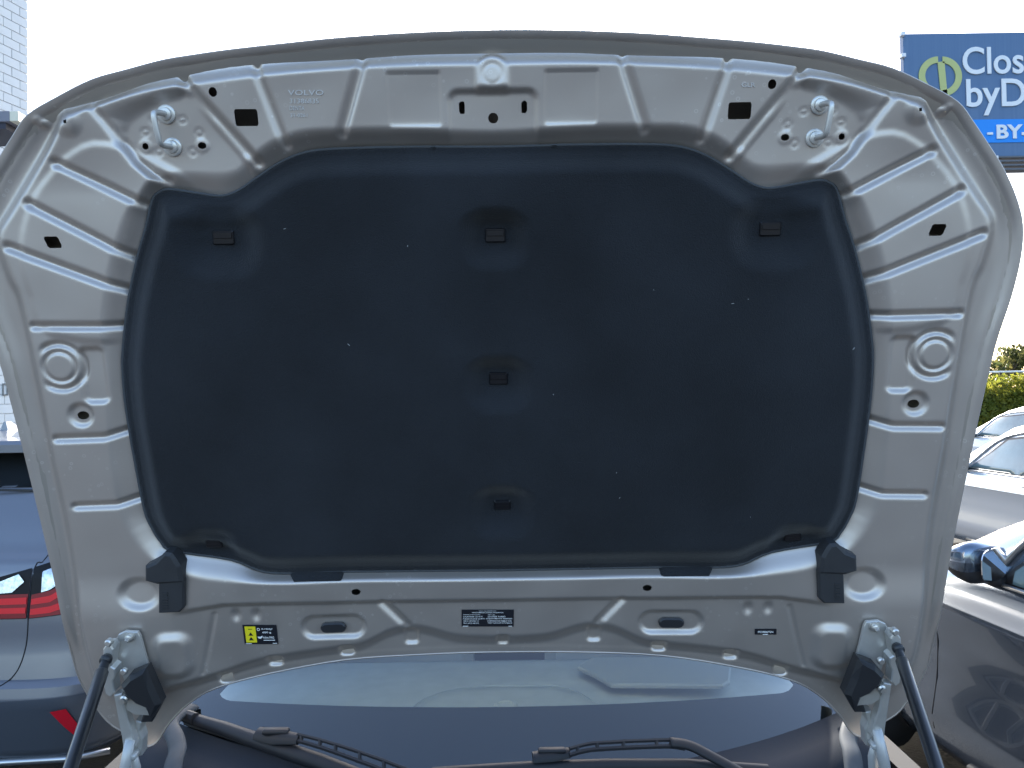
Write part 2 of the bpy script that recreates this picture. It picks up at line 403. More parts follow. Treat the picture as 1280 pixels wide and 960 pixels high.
def panel_height(U, V):
    au = np.abs(U)
    a = sdf(RBP, -au, V); b = sdf(FTP, -au, V)
    t = np.where(b > 0, 1, np.clip(a / np.maximum(a - b, 1e-6), 0, 1)); t = np.where(a <= 0, 0, t)
    side = S((au - .47) / .14) * S((V - .10) / .08) * (1 - S((V - .78) / .12))
    h = HF * S(t) * (1 - .42 * side); frame = S(t)
    # curled rim
    o = sdf(OUTL, -au, V)
    rear = S((V - .02) / .10)
    h += (CURL + .007 * S((V - .85) / .10)) * (1 - S(o / .034)) ** 1.0 * rear
    h += .0014 * (1 - S((o - .0095) / .0045)) * (.25 + .75 * rear) - .0014 * np.exp(-((o - .0135) / .003) ** 2) * rear                  # hem fold
    # raised side field
    sp = sdf(SIDE_P, -au, V); h += .003 * S((sp + .006) / .014)
    # basin for the insulation pad
    a = sdf(IBP, -au, V); b = sdf(FLP, -au, V)
    t = np.where(b > 0, 1, np.clip(a / np.maximum(a - b, 1e-6), 0, 1)); t = np.where(a <= 0, 0, t)
    basin = t
    h = h * (1 - S(t)) - .002 * S(t)
    # recess of the striker plate
    a = sdf(REC_O, -au, V); b = sdf(REC_I, -au, V)
    t = np.where(b > 0, 1, np.clip(a / np.maximum(a - b, 1e-6), 0, 1)); t = np.where(a <= 0, 0, t)
    h -= .011 * S(t) * (1 - S(basin))
    # step below the rear cross rail
    v1 = np.interp(au, L1[::-1, 0] * -1 if L1[0, 0] > 0 else -L1[::-1, 0], L1[::-1, 1])
    wgt = 1 - S((au - .50) / .05)
    h -= .009 * S((v1 + .004 - V) / .011) * wgt * frame
    # beads
    for pts, hw, dep in BEADS:
        P = bead_uv(pts); wd = hw * PXM
        lo, hi = P.min(0) - wd * 2, P.max(0) + wd * 2
        k = (-au > lo[0]) & (-au < hi[0]) & (V > lo[1]) & (V < hi[1])
        d = sdf(P, -au[k], V[k], closed=False)
        h[k] -= dep * (1 - S(d / wd)) 
    def blob(px, py, fn, rad=.06, both=True, hh=HF):
        cu, cv = huv(px, py, hh)
        x = (-au if both else U) - cu; y = V - cv
        k = (np.abs(x) < rad) & (np.abs(y) < rad)
        if k.any(): h[k] += fn(x[k], y[k])
    p = PXM
    # bump stop ring emboss beside the pad
    blob(70, 460, lambda x, y: -.005 * (1 - S(np.abs(np.hypot(x, y) - 29 * p) / (6 * p))) * S((x + 24 * p) / (10 * p)) - .0035 * (1 - S(np.abs(np.hypot(x, y) - 19 * p) / (4 * p))))
    blob(113, 471, lambda x, y: -.006 * (1 - S((rbox(x, y, 13 * p, 34 * p, 6 * p) + 3 * p) / (8 * p))))
    blob(97, 521, lambda x, y: -.005 * (1 - S((np.hypot(x, y) - 11 * p) / (7 * p))))
    blob(88, 153, lambda x, y: .005 * (1 - S((np.hypot(x, y) - 6 * p) / (14 * p))), hh=HF * .5)
    blob(56, 154, lambda x, y: .006 * (1 - S(np.hypot(x * .8 + y * .2, y) / (9 * p))), hh=0)
    # middle: arch, latch plate, two shallow rectangles
    k = (au < .05) & (np.abs(V - ARCH_C[1]) < .06)
    x, y = U[k], V[k] - ARCH_C[1]
    yy = np.maximum(y - 2 * p, 0)
    arch = (1 - S((np.where(y > 0, np.hypot(x, y), np.abs(x)) - 16 * p) / (6 * p))) * S((y + 25 * p) / (12 * p))
    ring = 1 - S(np.abs(np.hypot(x, y + 2 * p) - 11 * p) / (3 * p))
    h[k] += arch * np.maximum(HF + .003 - .0045 * y / (18 * p) - h[k], -.001) - .0010 * ring * arch
    k = (au < .10) & (np.abs(V - (LATCH[0, 1] + LATCH[2, 1]) / 2) < .06)
    x, y = U[k], V[k] - (LATCH[0, 1] + LATCH[2, 1]) / 2
    hy = abs(LATCH[0, 1] - LATCH[2, 1]) / 2
    h[k] -= .006 * (1 - S((rbox(x, y + .02, .062, hy + .018, .012) + .003) / .008)) * (1 - S(basin[k]))
    cu, cv = EMB[0]
    k = (np.abs(-au - cu) < .06) & (np.abs(V - cv) < .06)
    h[k] -= .0022 * (1 - S((rbox(-au[k] - cu, V[k] - cv, .037, .036, .002) + .001) / .0025)) * S((.045 + (V[k] - cv)) / .02 * .5 + .5)
    # spot welds round the striker
    for (px, py) in ((192, 150), (182, 165), (228, 150), (249, 166), (199, 190), (241, 190)):
        blob(px, py, lambda x, y: -.0012 * (1 - S(np.abs(np.hypot(x, y) - 4 * p) / (2 * p))), rad=.02, hh=HF - .011)
    for (px, py) in ((182, 183), (253, 182)):
        blob(px, py, lambda x, y: .0012 * (1 - S((np.hypot(x, y) - 6.5 * p) / (2 * p))), rad=.02, hh=HF - .011)
    # rear rail: stadium recesses, notches, domes, corner pockets
    hl = HF - .009
    blob(417, 784, lambda x, y: -.0065 * (1 - S((rbox(x, y, 41 * p, 14.5 * p, 14.4 * p) + 2 * p) / (7 * p))), rad=.08, hh=hl)
    for (px, py, wx, wy) in ((281, 848, 8, 8), (343, 826, 9, 8), (433, 813, 9, 8)):
        blob(px, py, lambda x, y: -.006 * (1 - S((rbox(x, y, wx * p, wy * p, 4 * p) + p) / (4 * p))), rad=.03, hh=hl * .5)
    blob(514, 796, lambda x, y: -.005 * (1 - S((rbox(x, y, 8.5 * p, 12 * p, 4 * p) + p) / (3.5 * p))), rad=.03, hh=hl * .5)
    k = (au < .03) & (V < .08)
    cv = huv(630, 799, hl * .5)[1]
    h[k] -= .005 * (1 - S((rbox(U[k], V[k] - cv, 8 * p, 8 * p, 4 * p) + p) / (3.5 * p)))
    P = left([(478, 753), (508, 781)], hl)
    k = (-au > P[0, 0] - .03) & (-au < P[1, 0] + .03) & (V < P[0, 1] + .03)
    h[k] -= .0055 * (1 - S(sdf(P, -au[k], V[k], closed=False) / (9 * p)))
    blob(219, 816, lambda x, y: .008 * (1 - S((rbox(x, y, 20 * p, 28 * p, 14 * p) + 6 * p) / (16 * p))), rad=.07, hh=hl)
    blob(172, 745, lambda x, y: -.008 * (1 - S((np.hypot(x * .8, y) - 14 * p) / (11 * p))), rad=.07)
    for px in (295, 320):
        blob(px, 769, lambda x, y: -.004 * (1 - S((np.hypot(x, y * .7)) / (9 * p))), rad=.03, hh=hl)
    P = left([(268, 768), (254, 842)], hl)
    k = (-au > P[:, 0].min() - .02) & (-au < P[:, 0].max() + .02) & (V < .14)
    h[k] += .003 * S((-au[k] - np.interp(V[k], P[::-1, 1], P[::-1, 0])) / (8 * p) + .5) * 0 - .0025 * (1 - S(sdf(P, -au[k], V[k], closed=False) / (5 * p)))
    return h

def ell(px, py, rx, ry, hh=HF, n=16, mirror=False, rot=0):
    cu, cv = huv(px, py, hh)
    if mirror: cu = -cu
    return [(cu + rx * PXM * math.cos(a) * math.cos(rot) - ry * PXM * math.sin(a) * math.sin(rot),
             cv + rx * PXM * math.cos(a) * math.sin(rot) + ry * PXM * math.sin(a) * math.cos(rot)) for a in [2 * math.pi * i / n for i in range(n)]]
def rrect(px, py, hx, hy, r, hh=HF, mirror=False, skew=0.0):
    cu, cv = huv(px, py, hh); pts = []
    for qx, qy, a0 in ((1, 1, 0), (-1, 1, 90), (-1, -1, 180), (1, -1, 270)):
        for i in range(4):
            a = R(a0 + i * 30); y = qy * (hy - r) + r * math.sin(a)
            pts.append((qx * (hx - r) + r * math.cos(a) + skew * y, y))
    pts = [(cu + x * PXM, cv + y * PXM) for x, y in pts]
    if mirror: pts = [(-x, y) for x, y in pts]
    return pts
HOLES = []
for m_ in (False, True):
    HOLES += [rrect(308, 147, 13.5, 9.5, 2, mirror=m_), ell(266, 115, 5, 5.5, mirror=m_), rrect(63, 303, 8.5, 7, 1.5, mirror=m_, skew=-.35), ell(88, 153, 3, 3, HF * .5, mirror=m_, n=10),
              ell(182, 183, 4, 4, HF - .011, mirror=m_), ell(253, 182, 5.2, 4, HF - .011, mirror=m_), ell(98, 522, 7.5, 5.5, mirror=m_), rrect(577, 134, 3.4, 7, 1.2, mirror=m_),
              ell(445, 740, 6.5, 4.5, mirror=m_)]
lh = np.array(ell(614, 147, 6.2, 6.2)); lh[:, 0] -= lh[:, 0].mean(); HOLES.append(lh)

u_, v_, Q_ = trim_grid(OUTL, .0027, HOLES)
hgt = panel_height(u_, v_)
# hammered hand-formed unevenness of thin sheet
hgt += .00035 * np.sin(u_ * 31 + 2.1 * np.sin(v_ * 17)) * np.sin(v_ * 27 + 1.3)
def hood_co(u, v, h):
    b = base(u, v) + h
    return np.stack([HO.x + HU.x * u + HV.x * v + HN.x * b, HO.y + HU.y * u + HV.y * v + HN.y * b, HO.z + HU.z * u + HV.z * v + HN.z * b], 1)
bonnet = obj('bonnet', hood_co(u_, v_, hgt), Q_, PAINT, car, True, label='silver beige pressed inner side of the open bonnet')
def panel_h(u, v):
    return float(panel_height(np.array([u], float), np.array([v], float))[0])
# outer skin
u2, v2, Q2 = trim_grid(OUTL, .02)
o2 = sdf(OUTL, u2, v2)
rear2 = S((v2 - .02) / .10)
obj('outer_skin', hood_co(u2, v2, (CURL + .007 * S((v2 - .85) / .10)) * rear2 - .0012 - .04 * S(o2 / .10)), Q2[:, ::-1], PAINT_OUT, bonnet, True)

hm = MB(); lp = [hpt(u, v, (CURL + .007 * float(S((v - .85) / .10))) * float(S((v - .02) / .10)) * .95) for u, v in OUTL]
hm.tube(lp + lp[:1], .0017, 6, cap=False); hm.build('hem_edge', PAINT, bonnet, True)

# insulation pad
BOT = BOP.copy()
def tabbed():
    L = left(BO_PX, .004); L[0, 0] = 0; L[-1, 0] = 0
    tab = np.vstack([left([(362, 716)], .006), left([(362, 727), (366, 730), (423, 729), (427, 726)], .026), left([(427, 714)], .006)])
    A = catmull(L[:26], 4); B = catmull(L[26:], 4)
    Lh = np.vstack([A, tab, B[1:]])
    return np.vstack([Lh, Lh[::-1][1:-1] * np.array([-1, 1])])
PADP = tabbed()
CLIPS = [(278, 297, 13, 8.5), (619, 294, 12.5, 8.5), (964, 286, 13, 8.5), (623, 474, 12, 8), (628, 631, 11, 6.5), (268, 678, 11, 6.5), (992, 672, 11, 6.5)]
PH = .017
CUV = [huv(px, py, .010) for px, py, _, _ in CLIPS]
def pad_height(U, V):
    d = sdf(BOP, U, V); p = PXM
    h = .006 + .004 * S((d - .004) / .012) + .021 * S((d - .010) / .034)
    h += .0012 * np.exp(-((d - .0045) / .0025) ** 2)
    h += (.0024 * np.sin(U * 7.3 + 1.2) * np.sin(V * 9.1) + .0007 * np.sin(U * 31 + 3 * np.sin(V * 11)) * np.sin(V * 27 + 2 * np.sin(U * 9))) * S((d - .05) / .1)
    for i, (cu, cv) in enumerate(CUV):
        x, y = U - cu, V - cv
        big = 1.25 if i in (0, 2) else 1.0
        dep = .0265 if i < 4 else (.024 if i == 4 else .011)
        fl = rbox(x, y, 15 * p * big, 10 * p, 5 * p)
        up = np.where(y > 0, 27 * p, 36 * p) * big
        ang = np.abs(x) / (np.abs(x) + np.abs(y) + 1e-6)
        big_ = .75 if i > 4 else 1.0
        t = 1 - np.clip(fl / big_ / (up + (34 * p * big - up) * S((ang - .4) / .4)), 0, 1)
        h -= dep * S(t) * S(d / .02)
    ntab = S(-d / .006)
    return np.where(d < 0, .011 + .022 * np.clip(-d / .016, 0, 1), h)
u3, v3, Q3 = trim_grid(PADP, .0030)
pad_h = pad_height(u3, v3)
e3 = sdf(PADP, u3, v3)
pad = obj('insulation_pad', hood_co(u3, v3, np.where(e3 < 1e-5, pad_h - .005, pad_h)), Q3, FELT, bonnet, True, label='black felt insulation pad clipped inside the bonnet')
# stitched bright edge of the pad
edge = MB(); loop = [hpt(u, v, .0048) for u, v in BOP]
edge.tube(loop + loop[:1], .0026, 6, cap=False); edge.build('pad_edge', mat('pad_edge', (.055, .06, .066), rough=.8), bonnet, True)
for i, (px, py, hx, hy) in enumerate(CLIPS):
    cu, cv = CUV[i]; ch = float(pad_height(np.array([cu]), np.array([cv]))[0])
    c = hpt(cu, cv, ch + .0008); p = PXM
    b = MB().box(c, (hx * 2 * p, hy * 2 * p, .005), (HU, HV, HN), .0022)
    b.box(hpt(cu, cv + hy * .30 * p, ch + .0040), (hx * 1.7 * p, hy * .85 * p, .0022), (HU, HV, HN), .001)
    b.build('pad_clip', mat('clip_black', (.006, .006, .008), rough=.3), bonnet)
# lint caught in the felt
lint = MB()
for k in range(15):
    u, v = random.uniform(-.52, .52), random.uniform(.16, .72)
    if k < 30: u = random.gauss(.08, .25); v = random.gauss(.55, .14)
    if float(sdf(BOP, np.array([u]), np.array([v]))[0]) < .03 or min(math.hypot(u - a_, v - b_) for a_, b_ in CUV) < .05: continue
    a = random.uniform(0, 3.1); L = random.choice((.0008, .001, .0012, .0022)); h0 = float(pad_height(np.array([u]), np.array([v]))[0]) + .0009
    du, dv = math.cos(a) * L, math.sin(a) * L
    lint.tube([hpt(u - du, v - dv, h0), hpt(u, v, h0 + .0005), hpt(u + du * .8, v + dv, h0)], random.uniform(.0002, .00042), 4)
ln = lint.build('lint', mat('lint', (.55, .56, .55), rough=.9), bonnet); ln['kind'] = 'stuff'

# striker loops and their washers
for s in (1, -1):
    st = MB()
    A = huv(208, 143, HF - .011); B = huv(216, 184, HF - .011)
    q = lambda u, v, h: hpt(s * u, v, h)
    hA = HF - .011
    m_ = ((A[0] + B[0]) / 2, (A[1] + B[1]) / 2)
    ux = -.004
    path = [q(A[0], A[1], hA - .002), q(A[0], A[1], hA + .012), q(A[0] + ux, A[1] - .001, hA + .026), q(A[0] + ux * 1.2, A[1] - .007, hA + .032),
            q(B[0] + ux * 1.2, B[1] + .007, hA + .032), q(B[0] + ux, B[1] + .001, hA + .026), q(B[0], B[1], hA + .012), q(B[0], B[1], hA - .002)]
    pth = catmull([tuple(x) for x in path], 4)
    st.tube([Vector(x) for x in pth], .0042, 10)
    for c in (A, B):
        st.lathe(q(c[0], c[1], hA - .001), HN, [(.0135, 0), (.0135, .003), (.012, .0042), (.0095, .0042), (.0088, .008), (.0065, .009)], 20)
    st.build('striker', STEEL, bonnet, sharp=40)
# oval grommets in the rear rail
for s in (1, -1):
    cu, cv = huv(417, 784, HF - .012); g = MB(); p = PXM
    ring = []
    for k in range(24):
        a = 2 * math.pi * k / 24; x = math.copysign(9 * p, math.cos(a)) + 8.5 * p * math.cos(a); y = 7.5 * p * math.sin(a)
        ring.append(hpt(s * (cu + x), cv + y, .0085))
    if s < 0: ring = ring[::-1]
    g.prism(ring, HN, .006, .002)
    g.build('grommet', BLACK, bonnet)
# black rubber corner seals
SEAL = [(205, 691), (214, 692), (219, 698), (225, 708), (228, 726), (229, 761), (223, 767), (197, 768), (196, 735), (181, 727), (181, 708), (194, 702)]
for s in (1, -1):
    mb = MB(); uv = [huv(x, y, .034) for x, y in SEAL]
    top = [uv[i] for i in (0, 1, 2, 3, 4)] + [huv(228.5, 728, .034), huv(196, 731, .034)] + [uv[i] for i in (9, 10, 11)]
    low = [huv(197, 729, .034), huv(228.5, 727, .034)] + [uv[i] for i in (5, 6, 7)]
    T = [hpt(s * u, v, .006) for u, v in top]; Lw = [hpt(s * u, v, .006) for u, v in low]
    if s < 0: T, Lw = T[::-1], Lw[::-1]
    mb.prism(T, HN, .030, .005); mb.prism(Lw, HN, .026, .003)
    for k in range(7):
        y = 742 + k * 3.2; u, v = huv(206, y, .034); mb.box(hpt(s * u, v, .0325), (.009, .0016, .002), (HU, HV, HN))
    mb.build('corner_seal', RUBBER, bonnet)

# ---- print: text helper
WIPM = mat('wiper_black', (.012, .013, .016), rough=.55, spec=.35)
def text_geo(txt, size, extr=0.0, bold=0.0):
    cu = bpy.data.curves.new('t', 'FONT'); cu.body = txt; cu.size = size; cu.extrude = extr; cu.offset = bold
    cu.align_x = 'LEFT'; cu.resolution_u = 5 if bold else 2
    to = bpy.data.objects.new('t', cu); COL.objects.link(to)
    dg = bpy.context.evaluated_depsgraph_get(); me = bpy.data.meshes.new_from_object(to.evaluated_get(dg))
    V = [tuple(v.co) for v in me.vertices]; Fc = [tuple(p.vertices) for p in me.polygons]
    bpy.data.objects.remove(to); bpy.data.curves.remove(cu); bpy.data.meshes.remove(me)
    return V, Fc
def put_text(mb, txt, fn, w, h, bold=0.0, extr=0.0):
    """fit text into a w x h cell; fn(x, y, z) -> world"""
    V, Fc = text_geo(txt, 1.0, extr, bold)
    xs = [v[0] for v in V]; ys = [v[1] for v in V]
    sx = w / (max(xs) - min(xs)); sy = h / (max(ys) - min(ys)); x0, y0 = min(xs), min(ys)
    mb.add([fn((x - x0) * sx, (y - y0) * sy, z) for x, y, z in V], Fc)

def hood_plate(px0, py0, px1, py1, hh, rot=0.0):
    """local frame of a sticker: origin bottom-left"""
    a = huv(px0, py1, hh); b = huv(px1, py1, hh); c = huv(px0, py0, hh)
    ex = Vector((b[0] - a[0], b[1] - a[1])); ey = Vector((c[0] - a[0], c[1] - a[1]))
    return lambda x, y, z=0: hpt(a[0] + ex.x * x + ey.x * y, a[1] + ex.y * x + ey.y * y, hh + z)
def quad(mb, fn, x0, y0, x1, y1, z):
    mb.add([fn(x0, y0, z), fn(x1, y0, z), fn(x1, y1, z), fn(x0, y1, z)], [(0, 1, 2, 3)])
def sticker(px0, py0, px1, py1, hh, skew=0.0):
    f0 = hood_plate(px0, py0, px1, py1, hh)
    f = lambda x, y, z=0: f0(x - skew * y, y, z)
    mb = MB(); P = [f(0, 0), f(1, 0), f(1, 1), f(0, 1)]; mb.prism(P, HN, .0006)
    return f, mb.build('sticker', STICK, bonnet)
hl = HF - .009 + .0011
f, so_ = sticker(306, 781, 348, 805, hl, .07); so_['label'] = 'yellow and black refrigerant sticker on the rear rail'
mb = MB(); quad(mb, f, .06, .10, .38, .93, .0012); mb.build('sticker_field', YELL, bonnet)
mb = MB()
put_text(mb, 'R-1234yf', lambda x, y, z: f(.56 + x, .74 + y, .0012), .32, .10, .02)
put_text(mb, '680 g', lambda x, y, z: f(.57 + x, .56 + y, .0012), .26, .11, .02)
put_text(mb, 'Volvo PAG', lambda x, y, z: f(.56 + x, .30 + y, .0012), .34, .12, .015)
quad(mb, f, .58, .20, .92, .235, .0012); quad(mb, f, .04, .02, .22, .055, .0012); quad(mb, f, .84, .04, .97, .07, .0012)
ringp = [(.46 + .045 * math.cos(a), .78 + .08 * math.sin(a)) for a in [2 * math.pi * k / 12 for k in range(12)]]
for k in range(12):
    a, b = ringp[k], ringp[(k + 1) % 12]
    mb.add([f(a[0], a[1], .0012), f(b[0], b[1], .0012), f(.46 + (b[0] - .46) * .6, .78 + (b[1] - .78) * .6, .0012), f(.46 + (a[0] - .46) * .6, .78 + (a[1] - .78) * .6, .0012)], [(0, 1, 2, 3)])
mb.add([f(*q_, .0012) for q_ in ((.41, .40), (.44, .31), (.50, .29), (.55, .36), (.56, .46), (.51, .40))], [(0, 1, 2, 3, 4, 5)])
mb.build('sticker_print', WHITE, bonnet)
mb = MB()
for cy in (.52, .28):
    mb.add([f(*q_, .0018) for q_ in ((.15, cy - .06), (.29, cy - .06), (.22, cy + .11))], [(0, 1, 2)])
quad(mb, f, .16, .78, .28, .81, .0018)
mb.build('sticker_print', STICK, bonnet)
f, so_ = sticker(577, 762, 642, 783, hl); so_['label'] = 'black emission information sticker in the middle of the rear rail'
mb = MB()
put_text(mb, 'VOLVO CAR CORPORATION', lambda x, y, z: f(.33 + x, .91 + y, .0012), .33, .05)
put_text(mb, 'VEHICLE EMISSION CONTROL INFORMATION', lambda x, y, z: f(.20 + x, .81 + y, .0012), .60, .065, .01)
put_text(mb, 'CONFORMS TO REGULATIONS', lambda x, y, z: f(.02 + x, .69 + y, .0012), .34, .055)
put_text(mb, 'TIER 3 LEV', lambda x, y, z: f(.50 + x, .69 + y, .0012), .14, .055)
for k in range(4):
    put_text(mb, ['CALIFORNIA LEV III PC', 'FUELED ENGINE 2019', 'OBD II CERTIFIED TO', 'TWC HO2S AIR DFI'][k], lambda x, y, z: f(.03 + x, .56 - k * .13 + y, .0012), [.38, .36, .30, .30][k], .08)
    put_text(mb, ['2.0 LITER TURBO', 'NO ADJUSTMENTS NEEDED', 'EVAPORATIVE FAMILY KVX', 'TEST GROUP KVVXJ02.0'][k], lambda x, y, z: f([.50, .38, .50, .50][k] + x, .56 - k * .13 + y, .0012), [.34, .59, .46, .47][k], .085, .01)
quad(mb, f, .02, .015, .13, .05, .0012); quad(mb, f, .90, .015, .97, .05, .0012)
mb.build('sticker_print', WHITE, bonnet)
f, so_ = sticker(943.5, 786, 970.5, 793, hl); so_['label'] = 'small black code sticker on the right of the rear rail'
mb = MB(); put_text(mb, 'P03886P5N', lambda x, y, z: f(.14 + x, .32 + y, .0012), .70, .36, .015); quad(mb, f, .36, .0, .60, .14, .0012)
mb.build('sticker_print', WHITE, bonnet)
# embossed part marks, paint lightened to put their lit edges into the colour
f = hood_plate(360, 112, 404, 148, HF + .0004)
mb = MB()
put_text(mb, 'VOLVO', lambda x, y, z: f(.0 + x, .80 + y, z * .0006), 1.0, .19, 0, 1.0)
put_text(mb, '31386835', lambda x, y, z: f(.05 + x, .52 + y, z * .0006), .82, .17, 0, 1.0)
put_text(mb, 'DENTA', lambda x, y, z: f(.05 + x, .28 + y, z * .0006), .42, .15, 0, 1.0)
put_text(mb, '31-0261', lambda x, y, z: f(.07 + x, .04 + y, z * .0006), .48, .13, 0, 1.0)
mb.build('embossed_mark', mat('emboss', (.74, .74, .73), rough=.3, metal=.4), bonnet)
f = hood_plate(927, 102, 946, 109, HF + .0004); mb = MB()
put_text(mb, 'GLR', lambda x, y, z: f(x, y, z * .0006), .9, .8, 0, 1.0); mb.build('embossed_mark', MATS['emboss'], bonnet)

# ---- hinges and gas struts
for s in (1, -1):
    def q(px, py, h):
        h = h + .014; u, v = huv(px, py, h); return hpt(s * u, v, h)
    def poly(pts, h): 
        P = [q(x, y, h) for x, y in pts]
        return P if s > 0 else P[::-1]
    hb = thing('hinge', '', '') if False else None
    root = MB().prism(poly([(146, 800), (150, 791), (158, 787), (174, 788), (177, 793), (187, 829), (193, 850), (170, 862), (158, 850), (147, 822)], .012), HN, .006, .0012).build('hinge', STEEL, car)
    m = MB(); c = q(163, 796, .018)
    m.lathe(c, HN, [(.0085, 0), (.0085, .003), (.006, .0035), (.006, .008), (.0045, .009)], 12); 
    m.lathe(c, HN, [(.0035, .009), (.0035, .014), (.0025, .016)], 10); m.build('bolt', mat('bolt_zinc', (.66, .64, .60), rough=.34, metal=.8), root, sharp=40)
    # side cheek with ball stud for the strut
    m = MB().prism(poly([(137, 803), (140, 798), (146, 797), (150, 803), (147, 824), (152, 827), (152, 836), (149, 842), (151, 856), (146, 862), (140, 858), (138, 848), (137, 828)], .024), HN, .022, .002)
    m.build('hinge_cheek', STEEL, root)
    for (px_, py_, h_, pr_) in ((138, 801, .040, [(.006, 0), (.006, .008), (.004, .010)]), (156, 838, .040, [(.006, 0), (.006, .005), (.004, .007)]),
                               (156, 873, .045, [(.007, -.01), (.007, .004), (.0045, .006), (.0045, .010)]), (170, 876, .040, [(.004, -.01), (.004, .004)])):
        MB().lathe(q(px_, py_, h_), HN, pr_, 12).build('pivot_pin', MATS['bolt_zinc'], root, sharp=40)
    # black plastic cover
    m = MB(); A = [(158, 848), (168, 836), (189, 827), (199, 850), (208, 871), (196, 890), (188, 876), (176, 871), (163, 860)]
    m.prism(poly(A, .030), HN, .026, .008)
    m.prism(poly([(188, 874), (208, 871), (194, 897), (180, 897), (183, 888)], .022), HN, .014, .003)
    m.build('hinge_cover', BLACK, root)
    # lower plate and link arms
    m = MB().prism(poly([(163, 868), (176, 872), (189, 880), (196, 886), (190, 890), (172, 889), (160, 882)], .030), HN, .010, .001)
    m.prism(poly([(148, 862), (158, 860), (161, 878), (166, 895), (170, 905), (176, 925), (170, 937), (160, 934), (158, 916), (153, 890)], .030), HN, .016, .002)
    m.prism(poly([(176, 892), (184, 894), (182, 905), (185, 915), (184, 935), (175, 937), (172, 925), (178, 912)], .012), HN, .02, .002)
    m.build('hinge_link', STEEL, root)
    m = MB(); a = q(163, 924, .044); b = q(156, 962, .05) + Vector((0, .0, 0)); c2 = q(150, 1010, .05)
    m.tube([a, b, c2], [.008, .0095, .0095], 10)
    m.lathe(q(168, 943, .040), HN, [(.006, -.01), (.006, .008), (.004, .01)], 12)
    d2 = q(166, 938, .03); m.tube([d2, q(170, 960, .03), q(168, 1005, .03)], [.006, .008, .010], 8)
    m.build('hinge_arm', mat('pale_metal', (.50, .50, .49), rough=.4, metal=.3), root, True)
    # gas strut
    top = q(137, 806, .050); top2 = q(132, 826, .055)
    bot_dir = (at_y(88, 960, 1.10) if True else None)
    bt = Vector((s * (bot_dir.x - CX) + CX, bot_dir.y, bot_dir.z)) if s > 0 else Vector((CX - (bot_dir.x - CX), bot_dir.y, bot_dir.z))
    ex = top2 + (bt - top2) * 1.45
    g = MB(); g.tube([top2 + (top2 - bt).normalized() * .004, top2 + (bt - top2) * .10], [.0062, .0075], 14)
    strut = g.build('gas_strut', BLACK, car, sharp=40)
    g = MB(); g.tube([top2 + (bt - top2) * .10, top2 + (bt - top2) * .115, ex], [.0082, .0100, .0100], 18)
    g.build('strut_cylinder', mat('strut_black', (.02, .021, .024), rough=.3, coat=.4), strut, sharp=40)
    m = MB(); m.lathe(top2 + (top2 - bt).normalized() * .002, HN, [(.008, -.006), (.0095, .0), (.008, .006)], 14)
    m.build('ball_socket', BLACK, strut, True)

# ---- windscreen, cowl, wipers, dashboard
ZB = 1.165; RAKE = R(29)
def ybase(x):
    return 1.385 + .52 * x * x
def ws(x, s, off=0.0):
    """x across, s up the glass, off along the outward normal"""
    xx = x * (1 - .10 * s)
    y = ybase(x) + s * math.cos(RAKE) - .02 * math.sin(0); z = ZB + s * math.sin(RAKE) - .03 * s * s - .02 * (x / .7) ** 2 * 0
    n = Vector((.55 * x, -math.sin(RAKE), math.cos(RAKE))).normalized()
    return Vector((CX + xx, y, z)) + n * off
V = []; nx, ns = 40, 16
for j in range(ns + 1):
    for i in range(nx + 1):
        x = -.70 + 1.40 * i / nx; V.append(ws(x, .98 * j / ns))
Fc = [(j * (nx + 1) + i, j * (nx + 1) + i + 1, (j + 1) * (nx + 1) + i + 1, (j + 1) * (nx + 1) + i) for j in range(ns) for i in range(nx)]
wscr = obj('windscreen', V, Fc, WSG, car, True)
# opaque printed border behind the glass
FX, FS0, FR = .645, .160, .05
clear = []
for cx_, cy_, a0 in ((FX - FR, .90 - FR, 0), (-FX + FR, .90 - FR, 90), (-FX + FR, FS0 + FR, 180), (FX - FR, FS0 + FR, 270)):
    for k in range(6):
        a = R(a0 + k * 18); clear.append((cx_ + FR * math.cos(a), cy_ + FR * math.sin(a)))
def frit_curve(p):
    x, s = p; return (x, s - (.015 + .055 * (x / FX) ** 2 - .015) * (1 if s < .5 else 0))
clear2 = []
for i in range(len(clear)):
    a, b = clear[i], clear[(i + 1) % len(clear)]; n = max(1, int(math.dist(a, b) / .03))
    for k in range(n):
        p = (a[0] + (b[0] - a[0]) * k / n, a[1] + (b[1] - a[1]) * k / n)
        s_ = p[1] - (.075 * (p[0] / FX) ** 2 if p[1] < .5 else 0)
        clear2.append((p[0], s_))
u4, v4, Q4 = trim_grid([(-.695, .0), (.695, 0), (.695, .97), (-.695, .97)], .011, [clear2])
obj('windscreen_border', np.array([ws(a, b, -.004) for a, b in zip(u4, v4)]), Q4, FRIT, wscr, True)
mb = MB()
for s in (-1, 1):
    def fz(x, y, z=0): return ws(s * .555 + x * .03, .20 + y * .02, .001)
    for r_ in range(3):
        for c_ in range(4): quad(mb, lambda x, y, z: ws(s * .565 + x, .165 + y, .0008), c_ * .011 - .02, r_ * .012, c_ * .011 - .02 + random.uniform(.004, .008), r_ * .012 + .006, 0)
mb.build('glass_marks', mat('glass_mark', (.25, .32, .34), rough=.6), wscr)['kind'] = 'stuff'
